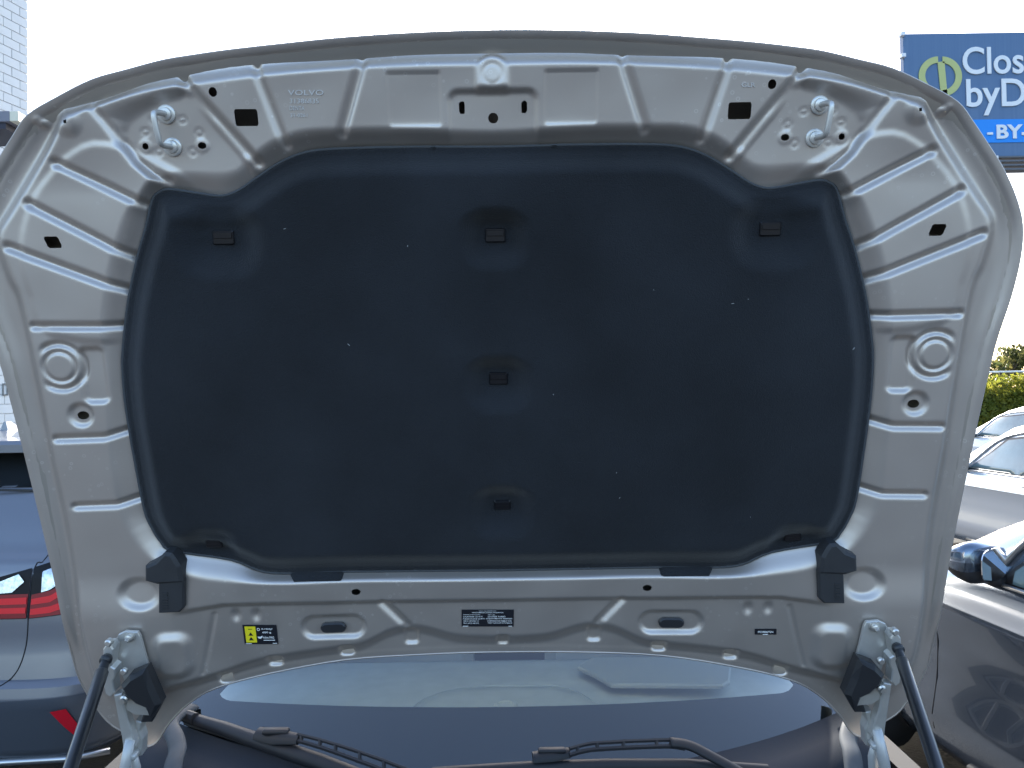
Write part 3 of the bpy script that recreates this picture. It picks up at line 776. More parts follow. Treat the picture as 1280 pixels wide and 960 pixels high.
# cowl panel
V = []; nx = 30
prof = [(0.004, .004), (-.012, -.004), (-.05, -.012), (-.13, -.018), (-.15, -.05)]
for dy, dz in prof:
    for i in range(nx + 1):
        x = -.76 + 1.52 * i / nx; p = ws(max(-.72, min(.72, x)), 0); V.append((CX + x, ybase(x) + dy, ZB + dz))
Fc = [(j * (nx + 1) + i, (j + 1) * (nx + 1) + i, (j + 1) * (nx + 1) + i + 1, j * (nx + 1) + i + 1) for j in range(len(prof) - 1) for i in range(nx)]
obj('cowl', V, Fc, mat('cowl_plastic', (.020, .025, .034), rough=.7, spec=.12, bump=.2, bscale=300), car, True)
for s in (1, -1):
    mb = MB()
    pts = [(240, 884, 1.66), (222, 894, 1.60), (213, 908, 1.55), (219, 922, 1.50), (222, 938, 1.46), (217, 956, 1.42), (214, 985, 1.38)]
    P = []
    for x, y, d in pts:
        p = at_y(x, y, d); P.append(p if s > 0 else Vector((-.016 - p.x, p.y, p.z)))
    mb.tube([Vector(x) for x in catmull([tuple(p) for p in P], 4)], .017, 10, squash=(Vector((0, -.6, .8)), .45))
    mb.build('corner_weatherstrip', GREYP, car, True)
# wipers
def wsp(px, py, off=0.0):
    d = ray(px, py); lo, hi = 1.0, 3.0
    best = None
    for it in range(400):
        t = 1.2 + it * .002; p = CAM + d * t
        x = p.x - CX; s = (p.y - ybase(x)) / math.cos(RAKE)
        z = ZB + s * math.sin(RAKE) - .03 * s * s + off
        if p.z <= z: return p
    return p
BL1 = [wsp(232, 896, .02), wsp(280, 911, .022), wsp(330, 929, .024), wsp(400, 953, .024), wsp(470, 979, .022)]
wip = MB(); wip.tube(BL1, [.012, .0145, .016, .016, .014], 8, squash=(Vector((0, -.45, .9)), .9)); 
w1 = wip.build('wiper_blade', WIPM, car, sharp=50)
dn = Vector((0, -.2, -1)) * .012
m = MB(); m.tube([p + dn for p in BL1], .0045, 6); m.build('wiper_rubber', DARK, w1)
m = MB(); a = wsp(233, 895, .026); b = wsp(244, 899, .026); m.tube([a + (a - b) * .3, b], .0125, 10); m.build('wiper_cap', WIPM, w1)
def arm_path(pts, off): return [wsp(x, y, off) for x, y in pts]
m = MB(); C1 = arm_path([(322, 917), (345, 921), (374, 924)], .045)
m.tube(C1, [.015, .018, .012], 8, squash=(Vector((0, -.45, .9)), .6)); 
m.box(wsp(345, 914, .055), (.05, .018, .010), None, .003); m.build('wiper_connector', WIPM, w1, sharp=50)
for off in (-1, 1):
    pass
def ladder(pa, pb, n, parent, wdt=.010, r=.0028):
    """slotted wiper arm: two rails with rungs"""
    m = MB(); A = [Vector(x) for x in catmull([tuple(p) for p in pa], 4)]; B = [Vector(x) for x in catmull([tuple(p) for p in pb], 4)]
    m.tube(A, r * 1.3, 6); m.tube(B, r * 1.5, 6)
    K = len(A)
    for k in range(n):
        i = int((k + .5) * (K - 1) / n); j = min(i, len(B) - 1); m.tube([A[i], B[j]], r * 1.4, 6)
    return m.build('wiper_arm', WIPM, parent, sharp=50)
ladder(arm_path([(372, 918), (400, 925), (440, 937), (480, 951), (530, 970)], .05), arm_path([(372, 926), (400, 934), (440, 948), (480, 963), (530, 984)], .045), 6, w1)
BL2 = [wsp(540, 966, .02), wsp(600, 962, .022), wsp(668, 958, .024), wsp(760, 955, .024), wsp(860, 955, .022), wsp(960, 962, .02)]
wip = MB(); wip.tube(BL2, .010, 8, squash=(Vector((0, -.45, .9)), .8)); w2 = wip.build('wiper_blade', WIPM, car, sharp=50)
m = MB(); m.tube([p + dn for p in BL2], .0045, 6); m.build('wiper_rubber', DARK, w2)
m = MB(); m.tube(arm_path([(666, 947), (690, 944), (712, 941)], .038), [.012, .014, .011], 8, squash=(Vector((0, -.45, .9)), .6)); m.box(wsp(690, 938, .045), (.05, .014, .008), None, .003); m.build('wiper_connector', WIPM, w2, sharp=50)
ladder(arm_path([(712, 936), (735, 930), (760, 928), (800, 926), (838, 925), (850, 927)], .05), arm_path([(712, 944), (735, 938), (760, 936), (800, 934), (838, 933), (856, 936)], .045), 5, w2)
m = MB(); m.tube([Vector(x) for x in catmull([tuple(p) for p in arm_path([(838, 928), (862, 932), (890, 946), (930, 968), (960, 985)], .05)], 4)], .011, 8, squash=(Vector((0, -.45, .9)), .6)); m.build('wiper_arm', WIPM, w2, True)
# dashboard
V = []; nx = 36; prof = [(.06, -.03), (.10, .0), (.25, .012), (.45, .016), (.62, .012), (.70, -.01), (.73, -.06), (.74, -.30)]
for dy, dz in prof:
    for i in range(nx + 1):
        x = -.70 + 1.40 * i / nx; fl = max(0, 1 - dy / .9)
        V.append((CX + x, ybase(x) * fl + (1 - fl) * 1.42 + dy, ZB - .045 + dz + .02 * math.cos(x * 2.2)))
Fc = [(j * (nx + 1) + i, j * (nx + 1) + i + 1, (j + 1) * (nx + 1) + i + 1, (j + 1) * (nx + 1) + i) for j in range(len(prof) - 1) for i in range(nx)]
dash = obj('dashboard', V, Fc, DASH, car, True)
def dpt(px, py, dz=0.0):
    d = ray(px, py); z = ZB - .045 + .042 + dz; return CAM + d * ((z - CAM.z) / d.z)
m = MB(); arc = [dpt(x, y, .002) for x, y in ((512, 888), (530, 874), (560, 863), (600, 858), (660, 857), (700, 858), (725, 866), (745, 878), (757, 890))]
m.tube([Vector(x) for x in catmull([tuple(p) for p in arc], 4)], .0016, 5)
m.build('dash_seam', DASHL, dash)
m = MB(); c = dpt(632, 884, .006); m.lathe(c, (0, 0, 1), [(.026, -.006), (.026, .004), (.022, .008), (.017, .008), (.016, .005)], 24); m.build('dash_speaker', DASH, dash, sharp=40)
m = MB()
for k in range(14):
    x = 520 + k * 16.5
    if abs(x - 632) < 20: continue
    p = dpt(x, 888, .006); m.box(p, (.020, .006, .006), None, .001)
m.build('dash_vent', DASHL, dash)['kind'] = 'stuff'
bp = [dpt(x, y, .012) for x, y in ((722, 838), (742, 847), (764, 860), (904, 861), (912, 856), (914, 832), (880, 826), (740, 826))]
m = MB().prism(bp, (0, 0, 1), .010, .004); m.build('instrument_hood', mat('instrument_hood', (.40, .41, .39), rough=.6), dash, sharp=30)
seats = MB()
for sx in (-.37, .37):
    st_ = MB(); st_.box((CX + sx, 2.62, 1.02), (.50, .14, .62), (Vector((1, 0, 0)), Vector((0, .97, .22)).normalized(), Vector((0, -.22, .97)).normalized()), .05)
    st_.box((CX + sx, 2.50, .74), (.52, .52, .16), None, .05)
    so2 = st_.build('seat', SEAT, car); h_ = MB().box((CX + sx, 2.70, 1.44), (.26, .10, .18), None, .04); h_.build('headrest', SEAT, so2)

# ---- body of a car as stacked plan outlines
def lvl(levels, z):
    zs = [l[0] for l in levels]
    return [float(np.interp(z, zs, [l[k] for l in levels])) for k in range(1, 4)]
def side_x(levels, y, z, n=8):
    hw, y0, y1 = lvl(levels, z); c, h = (y0 + y1) / 2, (y1 - y0) / 2
    return hw * max(0.0, 1 - abs((y - c) / h) ** n) ** (1 / n)
def end_y(levels, x, z, n=8, rear=True):
    hw, y0, y1 = lvl(levels, z); c, h = (y0 + y1) / 2, (y1 - y0) / 2
    k = max(0.0, 1 - abs(x / hw) ** n) ** (1 / n)
    return c - h * k if rear else c + h * k
def stack(levels, n=8, N=120, cap=True, skip=None, sub=3):
    L = []
    for i in range(len(levels) - 1):
        for k in range(sub):
            t = k / sub; L.append([a + (b - a) * t for a, b in zip(levels[i], levels[i + 1])])
    L.append(list(levels[-1])); V = []; Fc = []
    for z, hw, y0, y1 in L:
        c, h = (y0 + y1) / 2, (y1 - y0) / 2
        for k in range(N):
            a = 2 * math.pi * (k + .5) / N; ca, sa = math.cos(a), math.sin(a)
            V.append((hw * math.copysign(abs(ca) ** (2 / n), ca), c + h * math.copysign(abs(sa) ** (2 / n), sa), z))
    for i in range(len(L) - 1):
        for k in range(N):
            f_ = (i * N + k, i * N + (k + 1) % N, (i + 1) * N + (k + 1) % N, (i + 1) * N + k)
            if skip:
                cc = [sum(V[q_][m_] for q_ in f_) / 4 for m_ in range(3)]
                if skip(*cc): continue
            Fc.append(f_)
    if cap: Fc.append(tuple(range((len(L) - 1) * N, len(L) * N)))
    return V, Fc
def patch(poly, fn, step, name, m, parent, world=True, smooth=True):
    u, v, Q = trim_grid(poly, step)
    return obj(name, np.array([tuple(fn(a, b)) for a, b in zip(u, v)]), Q, m, parent, smooth, world)
def wheel(parent, x, y, r=.35, wdt=.22, side=-1, spokes=5, name='wheel', m_rim=None):
    c = Vector((x, y, r)); ax = Vector((side, 0, 0))
    t = MB().lathe(c, ax, [(r * .70, -wdt / 2), (r * .93, -wdt / 2), (r, -wdt * .36), (r, wdt * .36), (r * .95, wdt / 2), (r * .72, wdt / 2), (r * .70, wdt * .40)], 40)
    root = t.build(name, TYRE, parent, world=False, sharp=40)
    d = MB().lathe(c, ax, [(r * .70, -.08), (r * .70, wdt * .42), (r * .66, wdt * .44), (r * .64, wdt * .30), (r * .62, .02), (.02, .02)], 40); d.build('barrel', DARK, root, sharp=40)
    sp = MB(); sp.lathe(c, ax, [(r * .71, wdt * .34), (r * .71, wdt * .46), (r * .66, wdt * .47), (r * .645, wdt * .30)], 40)
    for k in range(spokes):
        for da in (-.13, .13):
            a = 2 * math.pi * k / spokes + .3
            u1 = Vector((0, math.cos(a + da * .5), math.sin(a + da * .5))); u2 = Vector((0, math.cos(a + da * 1.9), math.sin(a + da * 1.9)))
            sp.tube([c + ax * (wdt * .36) + u1 * .05, c + ax * (wdt * .42) + u2 * r * .67], [.022, .016], 6)
    sp.lathe(c, ax, [(.07, wdt * .2), (.07, wdt * .40), (.05, wdt * .44), (.03, wdt * .44)], 20)
    sp.build('rim', m_rim or RIM, root, sharp=40)
    return root
def arch(parent, levels, yc, r, n, m, sgn):
    P = [(yc + r * math.cos(a), max(.24, .35 + r * math.sin(a))) for a in [2 * math.pi * k / 40 for k in range(40)]]
    return patch(P, lambda y, z: (sgn * (side_x(levels, y, z, n) + .004), y, z), .04, 'wheel_arch', m, parent, False)

# our own car: shell behind and below the bonnet (local to the car's empty, y offset 2.4)
Y0 = 2.4
OURS = [(.26, .86, .40, 4.92), (.34, .90, .30, 5.02), (.60, .94, .24, 5.06), (.85, .95, .26, 5.06), (1.0, .90, .34, 5.04), (1.09, .835, .44, 5.02)]
lv = [(z, hw, a - Y0, b - Y0) for z, hw, a, b in OURS]
V, Fc = stack(lv, 8, cap=False)
# rolled-in rim of the engine bay and deck behind the screen
obj('body', V, Fc, PAINT_OUT, car, True, False, sharp=40)
inner = [(1.09, .835, .44 - Y0, 5.02 - Y0), (1.10, .78, .60 - Y0, 4.9 - Y0), (.80, .76, .62 - Y0, 4.9 - Y0)]
V, Fc = stack(inner, 8, cap=True, sub=1); obj('engine_bay', V, Fc, DARK, car, False, False)
m = MB(); m.box((0, .95 - Y0, .90), (.62, .60, .14), None, .04); m.box((-.5, .95 - Y0, .88), (.24, .4, .12), None, .03); m.box((.5, 1.0 - Y0, .90), (.26, .34, .16), None, .03)
m.build('engine_cover', BLACK, car, world=False)
CAB = [(1.10, .84, 1.78 - Y0, 5.0 - Y0), (1.18, .835, 1.86 - Y0, 4.98 - Y0), (1.45, .78, 2.02 - Y0, 4.86 - Y0), (1.63, .70, 2.18 - Y0, 4.74 - Y0), (1.69, .66, 2.24 - Y0, 4.66 - Y0), (1.74, .56, 2.5 - Y0, 4.55 - Y0), (1.765, .40, 2.8 - Y0, 4.3 - Y0)]
def skipw(x, y, z):
    hw, a, b = lvl(CAB, z); return z < 1.60 and abs(x) < hw - .10 and y < a + .5
V, Fc = stack(CAB, 7, cap=True, skip=skipw); obj('cabin', V, Fc, PAINT_OUT, car, True, False, sharp=40)
for s in (1, -1):
    for (a, b, c, d) in ((-.05, .92, .30, .92), (1.0, 1.95, 1.0, 1.9)):
        patch([(a, 1.20), (b, 1.20), (d, 1.58), (c, 1.58)], lambda y, z: (s * (side_x(CAB, y, z, 7) + .005), y, z), .06, 'side_window', DGLASS if a > .5 else CGLASS, car, False)
    wheel(car, s * .86, .98 - Y0 + .12, .37, .24, s, 5); wheel(car, s * .86, 3.98 - Y0, .37, .24, s, 5)
    arch(car, lv, 1.10 - Y0, .44, 8, DARK, s); arch(car, lv, 3.98 - Y0, .44, 8, DARK, s)

# ------------------------------------------------------------------ blue-grey SUV parked on the left, tail to the camera
SUVP = mat('suv_paint', (0.17, 0.18, 0.205), rough=.3, metal=.4, coat=.6, coat_rough=.02)
CLAD = mat('suv_lower_bumper', (0.10, 0.115, 0.14), rough=.35, metal=.4, coat=.5)
SX, SY = -2.66, 3.3
suv = thing('suv', 'blue grey SUV on the left with red tail lights facing the camera', 'car', (SX, SY, 0))
SL = [(.26, .84, .16, 4.3), (.33, .90, .06, 4.45), (.45, .925, .02, 4.55), (.58, .935, -.02, 4.58), (.635, .94, -.01, 4.58), (.66, .94, .03, 4.58), (.80, .945, .055, 4.56), (.92, .94, .06, 4.54), (1.10, .925, .09, 4.45),
      (1.15, .915, .11, 4.35), (1.19, .895, .16, 3.5), (1.30, .86, .22, 3.3), (1.46, .80, .33, 2.95), (1.60, .73, .52, 2.6), (1.66, .66, .66, 2.4), (1.70, .45, 1.0, 2.0)]
NS = 9
V, Fc = stack(SL, NS, 160); obj('body', V, Fc, SUVP, suv, True, False, sharp=35)
def sp_rear(off=.006):
    return lambda x, z: (x, end_y(SL, x, z, NS) - off, z)
def suvpx(pts, Y=3.36): 
    out = []
    for px, py in pts:
        p = at_y(px, py, Y); out.append((p.x - SX, p.z))
    return out
def mirror_x(P): return [(-x, z) for x, z in P]
for sgn in (1, -1):
    mm = (lambda P: P) if sgn > 0 else mirror_x
    # lamp on the tailgate and lamp on the wing
    for pts, nm in (([(-60, 738), (34, 712), (34, 773), (-60, 775)], 'gate_lamp'), ([(37, 711), (66, 702), (100, 690), (108, 766), (37, 773)], 'wing_lamp')):
        lamp = patch(mm(suvpx(pts)), sp_rear(.008), .02, 'tail_lamp', mat('lamp_black', (.012, .012, .014), rough=.4, spec=.15), suv, False)
        if nm == 'gate_lamp':
            bars = [[(-58, 751), (33, 747), (33, 755), (-58, 758)], [(-58, 762), (33, 759), (33, 766), (-58, 768)]]
            clear_ = [[(-10, 731), (20, 719), (28, 728), (14, 741), (-30, 745)]]
        else:
            bars = [[(39, 749), (62, 745), (76, 735), (104, 722), (104, 732), (76, 744), (62, 753), (39, 756)], [(39, 761), (62, 758), (106, 742), (106, 752), (62, 766), (39, 768)]]
            clear_ = [[(49, 716), (66, 709), (80, 706), (78, 726), (60, 738), (50, 741)]]
        dk = [(-60, 746), (34, 743), (34, 772), (-60, 774)] if nm == 'gate_lamp' else [(38, 744), (62, 739), (76, 729), (104, 716), (107, 765), (38, 772)]
        patch(mm(suvpx(dk)), sp_rear(.011), .015, 'dark_red_lens', mat('dark_red_lens', (.22, .004, .010), rough=.3, spec=.3), lamp, False)
        for b_ in bars: patch(mm(suvpx(b_)), sp_rear(.014), .012, 'red_lens', mat('red_lens', (.70, .010, .018), rough=.35, coat=0, spec=.3), lamp, False)
        for b_ in clear_: patch(mm(suvpx(b_)), sp_rear(.014), .012, 'clear_lens', mat('clear_lens', (.55, .62, .68), rough=.12, metal=.4, coat=1, noise=.4, nscale=60), lamp, False)
    # seam between tailgate and wing
    sm = MB(); pts = [(47, 694), (44, 706), (36, 712), (35, 773), (34, 800), (30, 825), (22, 842), (8, 853), (-20, 860)]
    P = [(x, z) for x, z in mm(suvpx(pts))]
    P = catmull(P, 4); sm.tube([Vector(sp_rear(-.001)(x, z)) for x, z in P], .0032, 6); sm.build('gate_seam', DARK, suv, world=False)
    # reflector in a dark slot
    patch(mm(suvpx([(62, 881), (90, 879), (106, 924), (100, 930), (80, 900)])), sp_rear(.013), .02, 'reflector_slot', CLAD, suv, False)
    patch(mm(suvpx([(74, 882), (91, 880), (103, 915), (100, 924), (95, 922)])), sp_rear(.018), .012, 'reflector', mat('reflector_red', (.55, .010, .025), rough=.4, spec=.3), suv, False)
    wheel(suv, sgn * .86, .85, .36, .22, sgn); wheel(suv, sgn * .86, 3.6, .36, .22, sgn)
    arch(suv, SL, .85, .43, NS, DARK, sgn); arch(suv, SL, 3.6, .43, NS, DARK, sgn)
    patch([(.75, 1.22), (2.2, 1.22), (2.2, 1.55), (1.0, 1.55)], lambda y, z: (sgn * (side_x(SL, y, z, NS) + .005), y, z), .06, 'side_window', DGLASS, suv, False)
# rear window, spoiler, bumper cladding, fin
patch([(-.70, 1.455), (.70, 1.455), (.62, 1.60), (-.62, 1.60)], sp_rear(.005), .03, 'rear_window', mat('rear_glass', (.015, .018, .02), rough=.06, coat=1), suv, False)
m = MB(); sp_ = [(-.70, .42), (-.4, .36), (0, .34), (.4, .36), (.70, .42), (.66, .80), (0, .9), (-.66, .80)]
m.prism([(x, y, 1.615) for x, y in sp_], (0, 0, 1), .055, .018); m.build('roof_spoiler', SUVP, suv, world=False)
patch([(-.90, .30), (.90, .30), (.93, .50), (.90, .60), (.45, .585), (-.45, .585), (-.90, .60), (-.93, .50)], sp_rear(.010), .03, 'lower_bumper', CLAD, suv, False)
m = MB(); fb = at_y(19, 552, 4.4); fx, fz = fb.x - SX, 1.672
m.add([(fx - .03, 1.0, fz), (fx + .03, 1.0, fz), (fx + .028, 1.16, fz + .012), (fx - .028, 1.16, fz + .012), (fx - .006, 1.01, fz + .075), (fx + .006, 1.01, fz + .075), (fx + .005, 1.05, fz + .078), (fx - .005, 1.05, fz + .078)],
      [(0, 1, 5, 4), (1, 2, 6, 5), (2, 3, 7, 6), (3, 0, 4, 7), (4, 5, 6, 7), (3, 2, 1, 0)]); m.build('roof_fin', SUVP, suv, world=False)
m = MB().tube([(-.84, .17, .29), (-.7, .10, .29), (-.4, .07, .29), (0, .06, .29), (.4, .07, .29), (.7, .10, .29), (.84, .17, .29)], .016, 8); m.build('bumper_strip', mat('dull_chrome', (.5, .5, .5), rough=.3, metal=.9), suv, True, False)
m = MB().box((0, -.02, .88), (.34, .015, .16), None, .004); m.build('number_plate', mat('plate_blank', (.7, .7, .7), rough=.4), suv, world=False)
m = MB(); wa = suvpx([(91, 640)], 3.5); m.tube([(.42, .31, 1.44), (.1, .29, 1.45)], .006, 6); m.build('rear_wiper', BLACK, suv, world=False)

# ------------------------------------------------------------------ cars on the right, noses away from the camera
def side_car(name, label, loc, rz, paint, L, n=8, front_lamp=False, group=None, belt=1.10, roofz=1.55, wins=None, glassm=None, ym=0.0, mirror=True, trim=None):
    c = thing(name, label, 'car', loc, rz, group)
    V, Fc = stack(L, n, 140); obj('body', V, Fc, paint, c, True, False, sharp=30)
    for s in (1, -1):
        def fs(off): return lambda y, z: (s * (side_x(L, y, z, n) + off), y, z)
        for wpoly in wins:
            fr = patch([(y + (.03 if y > sum(q[0] for q in wpoly) / 4 else -.03), z + (.02 if z > belt + .1 else -.012)) for y, z in wpoly], fs(.003), .05, 'window_frame', BLACK, c, False)
            patch(wpoly, fs(.008), .05, 'window', glassm or mat('side_glass', (.10, .16, .17), rough=.06, coat=1, noise=.5, nscale=2.5), fr, False)
        y0, y1 = wins[-1][0][0], wins[0][1][0]
        t = MB(); yy = [y0 - .05 + (y1 - y0 + .12) * k / 14 for k in range(15)]
        t.tube([Vector(fs(.006)(y, belt - .004)) for y in yy], .009, 6); t.build('belt_trim', trim or RIM, c, True, False)
        top = [(wins[0][1][0] + .05, wins[0][1][1])] + [(wins[0][2][0] + .06, wins[0][2][1] + .025)] + [(wins[0][3][0], wins[0][3][1] + .035), (wins[-1][3][0] - .02, wins[-1][3][1] + .02), (wins[-1][0][0] - .08, wins[-1][0][1])]
        tp = catmull(top, 6); t = MB(); t.tube([Vector(fs(.010)(y, z)) for y, z in tp], .013, 6); t.build('window_trim', trim or RIM, c, True, False)
        # door seams and handles
        for k, wpoly in enumerate(wins[:2]):
            yd = wpoly[0][0] - .03; t = MB()
            t.tube([Vector(fs(-.001)(yd + .05 * math.sin((z - .4) * 3), z)) for z in [.38 + .07 * q for q in range(11)]], .004, 5); t.build('door_seam', DARK, c, world=False)
            t = MB(); t.tube([Vector(fs(.012)(yd + .07, .93)), Vector(fs(.038)(yd + .10, .935)), Vector(fs(.038)(yd + .22, .938)), Vector(fs(.012)(yd + .25, .935))], [.010, .014, .014, .010], 8); t.build('door_handle', paint, c, True, False)
        yf = wins[0][1][0] + .50; t = MB(); t.tube([Vector(fs(-.001)(yf - .12 * (1 - abs(z - .8)), z)) for z in [.36 + .07 * q for q in range(10)]], .003, 5); t.build('door_seam', DARK, c, world=False)
        t = MB(); t.tube([Vector(fs(.004)(y, .27)) for y in [L[2][2] + 1.3 + k * .15 for k in range(12)]], .03, 6); t.build('sill', CLAD, c, True, False)
        for yc in (L[2][2] + .9, L[2][3] - .85):
            arch(c, L, yc, .42, n, DARK, s); wheel(c, s * (L[2][1] - .08), yc, .35, .22, s)
        for yq, nm, mq in ((True, 'tail_lamp', MATS['red_lens']), (False, 'headlamp', MATS['clear_lens'])):
            patch([(s * .45, .84), (s * .84, .86), (s * .84, .98), (s * .50, .96)], lambda x, z: (x, end_y(L, x, z, n, yq) + (-.006 if yq else .006), z), .04, nm, mq, c, False)
        if mirror:
            wing_mirror(c, s, L, n, ym, belt, paint)
    hw, y0, y1 = lvl(L, (belt + roofz) / 2)
    patch([(-.60, belt + .06), (.60, belt + .06), (.52, roofz - .04), (-.52, roofz - .04)], lambda x, z: (x, end_y(L, x, z, n, False) + .006, z), .06, 'windscreen', DGLASS, c, False)
    patch([(-.58, belt + .06), (.58, belt + .06), (.50, roofz - .05), (-.50, roofz - .05)], lambda x, z: (x, end_y(L, x, z, n, True) - .006, z), .06, 'rear_window', DGLASS, c, False)
    return c
def wing_mirror(c, s, L, n, ym, belt, paint):
    x0 = side_x(L, ym, belt, n)
    ang = -s * R(28); ca_, sa_ = math.cos(ang), math.sin(ang)
    def turn(x, y, z):
        a, b = x - s * (x0 + .095), y - ym; return (s * (x0 + .095) + a * ca_ - b * sa_, ym + a * sa_ + b * ca_, z)
    # ellipsoid-like shell flattened towards its glass side (glass faces the rear, -y)
    def shell(cut):
        V = []; Fc = []; nu, nv = 24, 14
        cx, cy, cz = x0 + .105, ym + .0, belt + .085
        for j in range(nv + 1):
            t = math.pi * j / nv
            for i in range(nu):
                a = 2 * math.pi * i / nu; e = .62
                X = math.copysign(abs(math.cos(a) * math.sin(t)) ** e, math.cos(a)); Y = math.cos(t); Z = math.copysign(abs(math.sin(a) * math.sin(t)) ** e, math.sin(a))
                yy = Y * .085 if Y > 0 else Y * .055
                tap = 1 - .25 * max(0, Y)
                V.append(turn(s * (cx + X * .105 * tap + .03 * Y), cy + yy + .01, cz + Z * .082 * tap + .012 * X))
        for j in range(nv):
            for i in range(nu):
                f_ = (j * nu + i, j * nu + (i + 1) % nu, (j + 1) * nu + (i + 1) % nu, (j + 1) * nu + i)
                zc = sum(V[q][2] for q in f_) / 4
                if cut(zc - cz): Fc.append(f_ if s < 0 else f_[::-1])
        return V, Fc
    V, Fc = shell(lambda z: z > -.006); up = obj('wing_mirror', V, Fc, paint, c, True, False)
    V, Fc = shell(lambda z: z <= .004); obj('mirror_base', V, Fc, BLACK, up, True, False)
    t = MB(); t.tube([(s * (x0 - .02), ym + .02, belt + .0), (s * (x0 + .06), ym + .02, belt + .03)], [.035, .03], 10); t.build('mirror_stalk', BLACK, up, True, False)
    g = MB(); ring = [turn(s * (x0 + .11 + .095 * math.copysign(abs(math.cos(a)) ** .6, math.cos(a)) - .02), ym - .046, belt + .085 + .062 * math.copysign(abs(math.sin(a)) ** .6, math.sin(a))) for a in [2 * math.pi * k / 24 for k in range(24)]]
    g.prism(ring if s < 0 else ring[::-1], (sa_, -ca_, 0), .004); g.build('mirror_glass', mat('mirror_glass', (.8, .82, .84), rough=.02, metal=1), up, world=False)

GREYC = mat('graphite_paint', (0.16, 0.20, 0.255), rough=.14, metal=.75, coat=1.0, coat_rough=.01)
def cross(ya, yb, zr=1.60, w=.94, belt=1.10, ws_=1.2, rg=.55, tb=1.0):
    """levels of a crossover: rear at ya, nose at yb"""
    k = 1.10 - belt
    return [(.24, w - .10, ya + .18, yb - .12), (.30, w - .05, ya + .08, yb - .05), (.42, w - .02, ya + .03, yb), (.60, w - .035, ya, yb), (.76, w - .03, ya + .02, yb - .06), (.87, w - .012, ya + .04, yb - .35),
            (.955 - k, w, ya + .06, yb - .75), (.975 - k, w - .004, ya + .07, yb - .85), (1.035 - k, w - .014, ya + .09, yb - ws_ * .82), (belt - .01, w - .028, ya + .11, yb - ws_ + .06), (belt + .02, w - .055 * (.5 + .5 * tb), ya + .14, yb - ws_),
            (belt + .2, w - .15 * tb, ya + .24, yb - ws_ - .35), (zr - .12, w - .24 * tb, ya + .40, yb - ws_ - .85), (zr - .05, w - .30 * (.3 + .7 * tb), ya + rg, yb - ws_ - 1.1), (zr, w - .5, ya + rg + .4, yb - ws_ - 1.4)]
YA, YB = -2.75, 1.95
LG = cross(YA, YB, 1.62, .94, 1.085, 1.42, tb=.55)
W1 = [(-.95, 1.165), (.00, 1.165), (-.36, 1.42), (-.95, 1.50)]
W1 = [(-1.02, 1.11), (-.01, 1.11), (-.30, 1.34), (-1.02, 1.49)]
W2 = [(-1.95, 1.11), (-1.10, 1.11), (-1.10, 1.49), (-1.75, 1.46)]
side_car('graphite_car', 'dark grey car close on the right showing its door mirror and front door', (2.78, 3.08, 0), R(5), GREYC, LG, 12, belt=1.10, roofz=1.58, wins=[W1, W2], ym=-.02)
SILV = mat('silver_paint', (0.62, 0.64, 0.66), rough=.25, metal=.6, coat=1.0)
LS = cross(-2.3, 2.4, 1.58, .93, 1.0)
WS1 = [(-.42, 1.03), (.62, 1.03), (.22, 1.34), (-.62, 1.45)]; WS2 = [(-1.45, 1.03), (-.52, 1.03), (-.74, 1.45), (-1.3, 1.40)]
side_car('silver_car', 'pale silver car behind the dark grey one, front door and handle visible', (5.70, 7.55, 0), R(5), SILV, LS, belt=1.015, roofz=1.54, wins=[WS1, WS2], ym=.66)
WHIT = mat('white_paint', (0.78, 0.79, 0.80), rough=.3, coat=1.0)
LW = cross(-2.2, 2.3, 1.62, .92, 1.06)
side_car('white_car', 'white car farthest back on the right, roof showing below the hedge', (8.55, 12.2, 0), R(5), WHIT, LW, belt=1.075, roofz=1.58, wins=[[(-.42, 1.10), (.55, 1.10), (.2, 1.40), (-.6, 1.48)], [(-1.4, 1.10), (-.52, 1.10), (-.70, 1.48), (-1.25, 1.42)]], ym=.6)

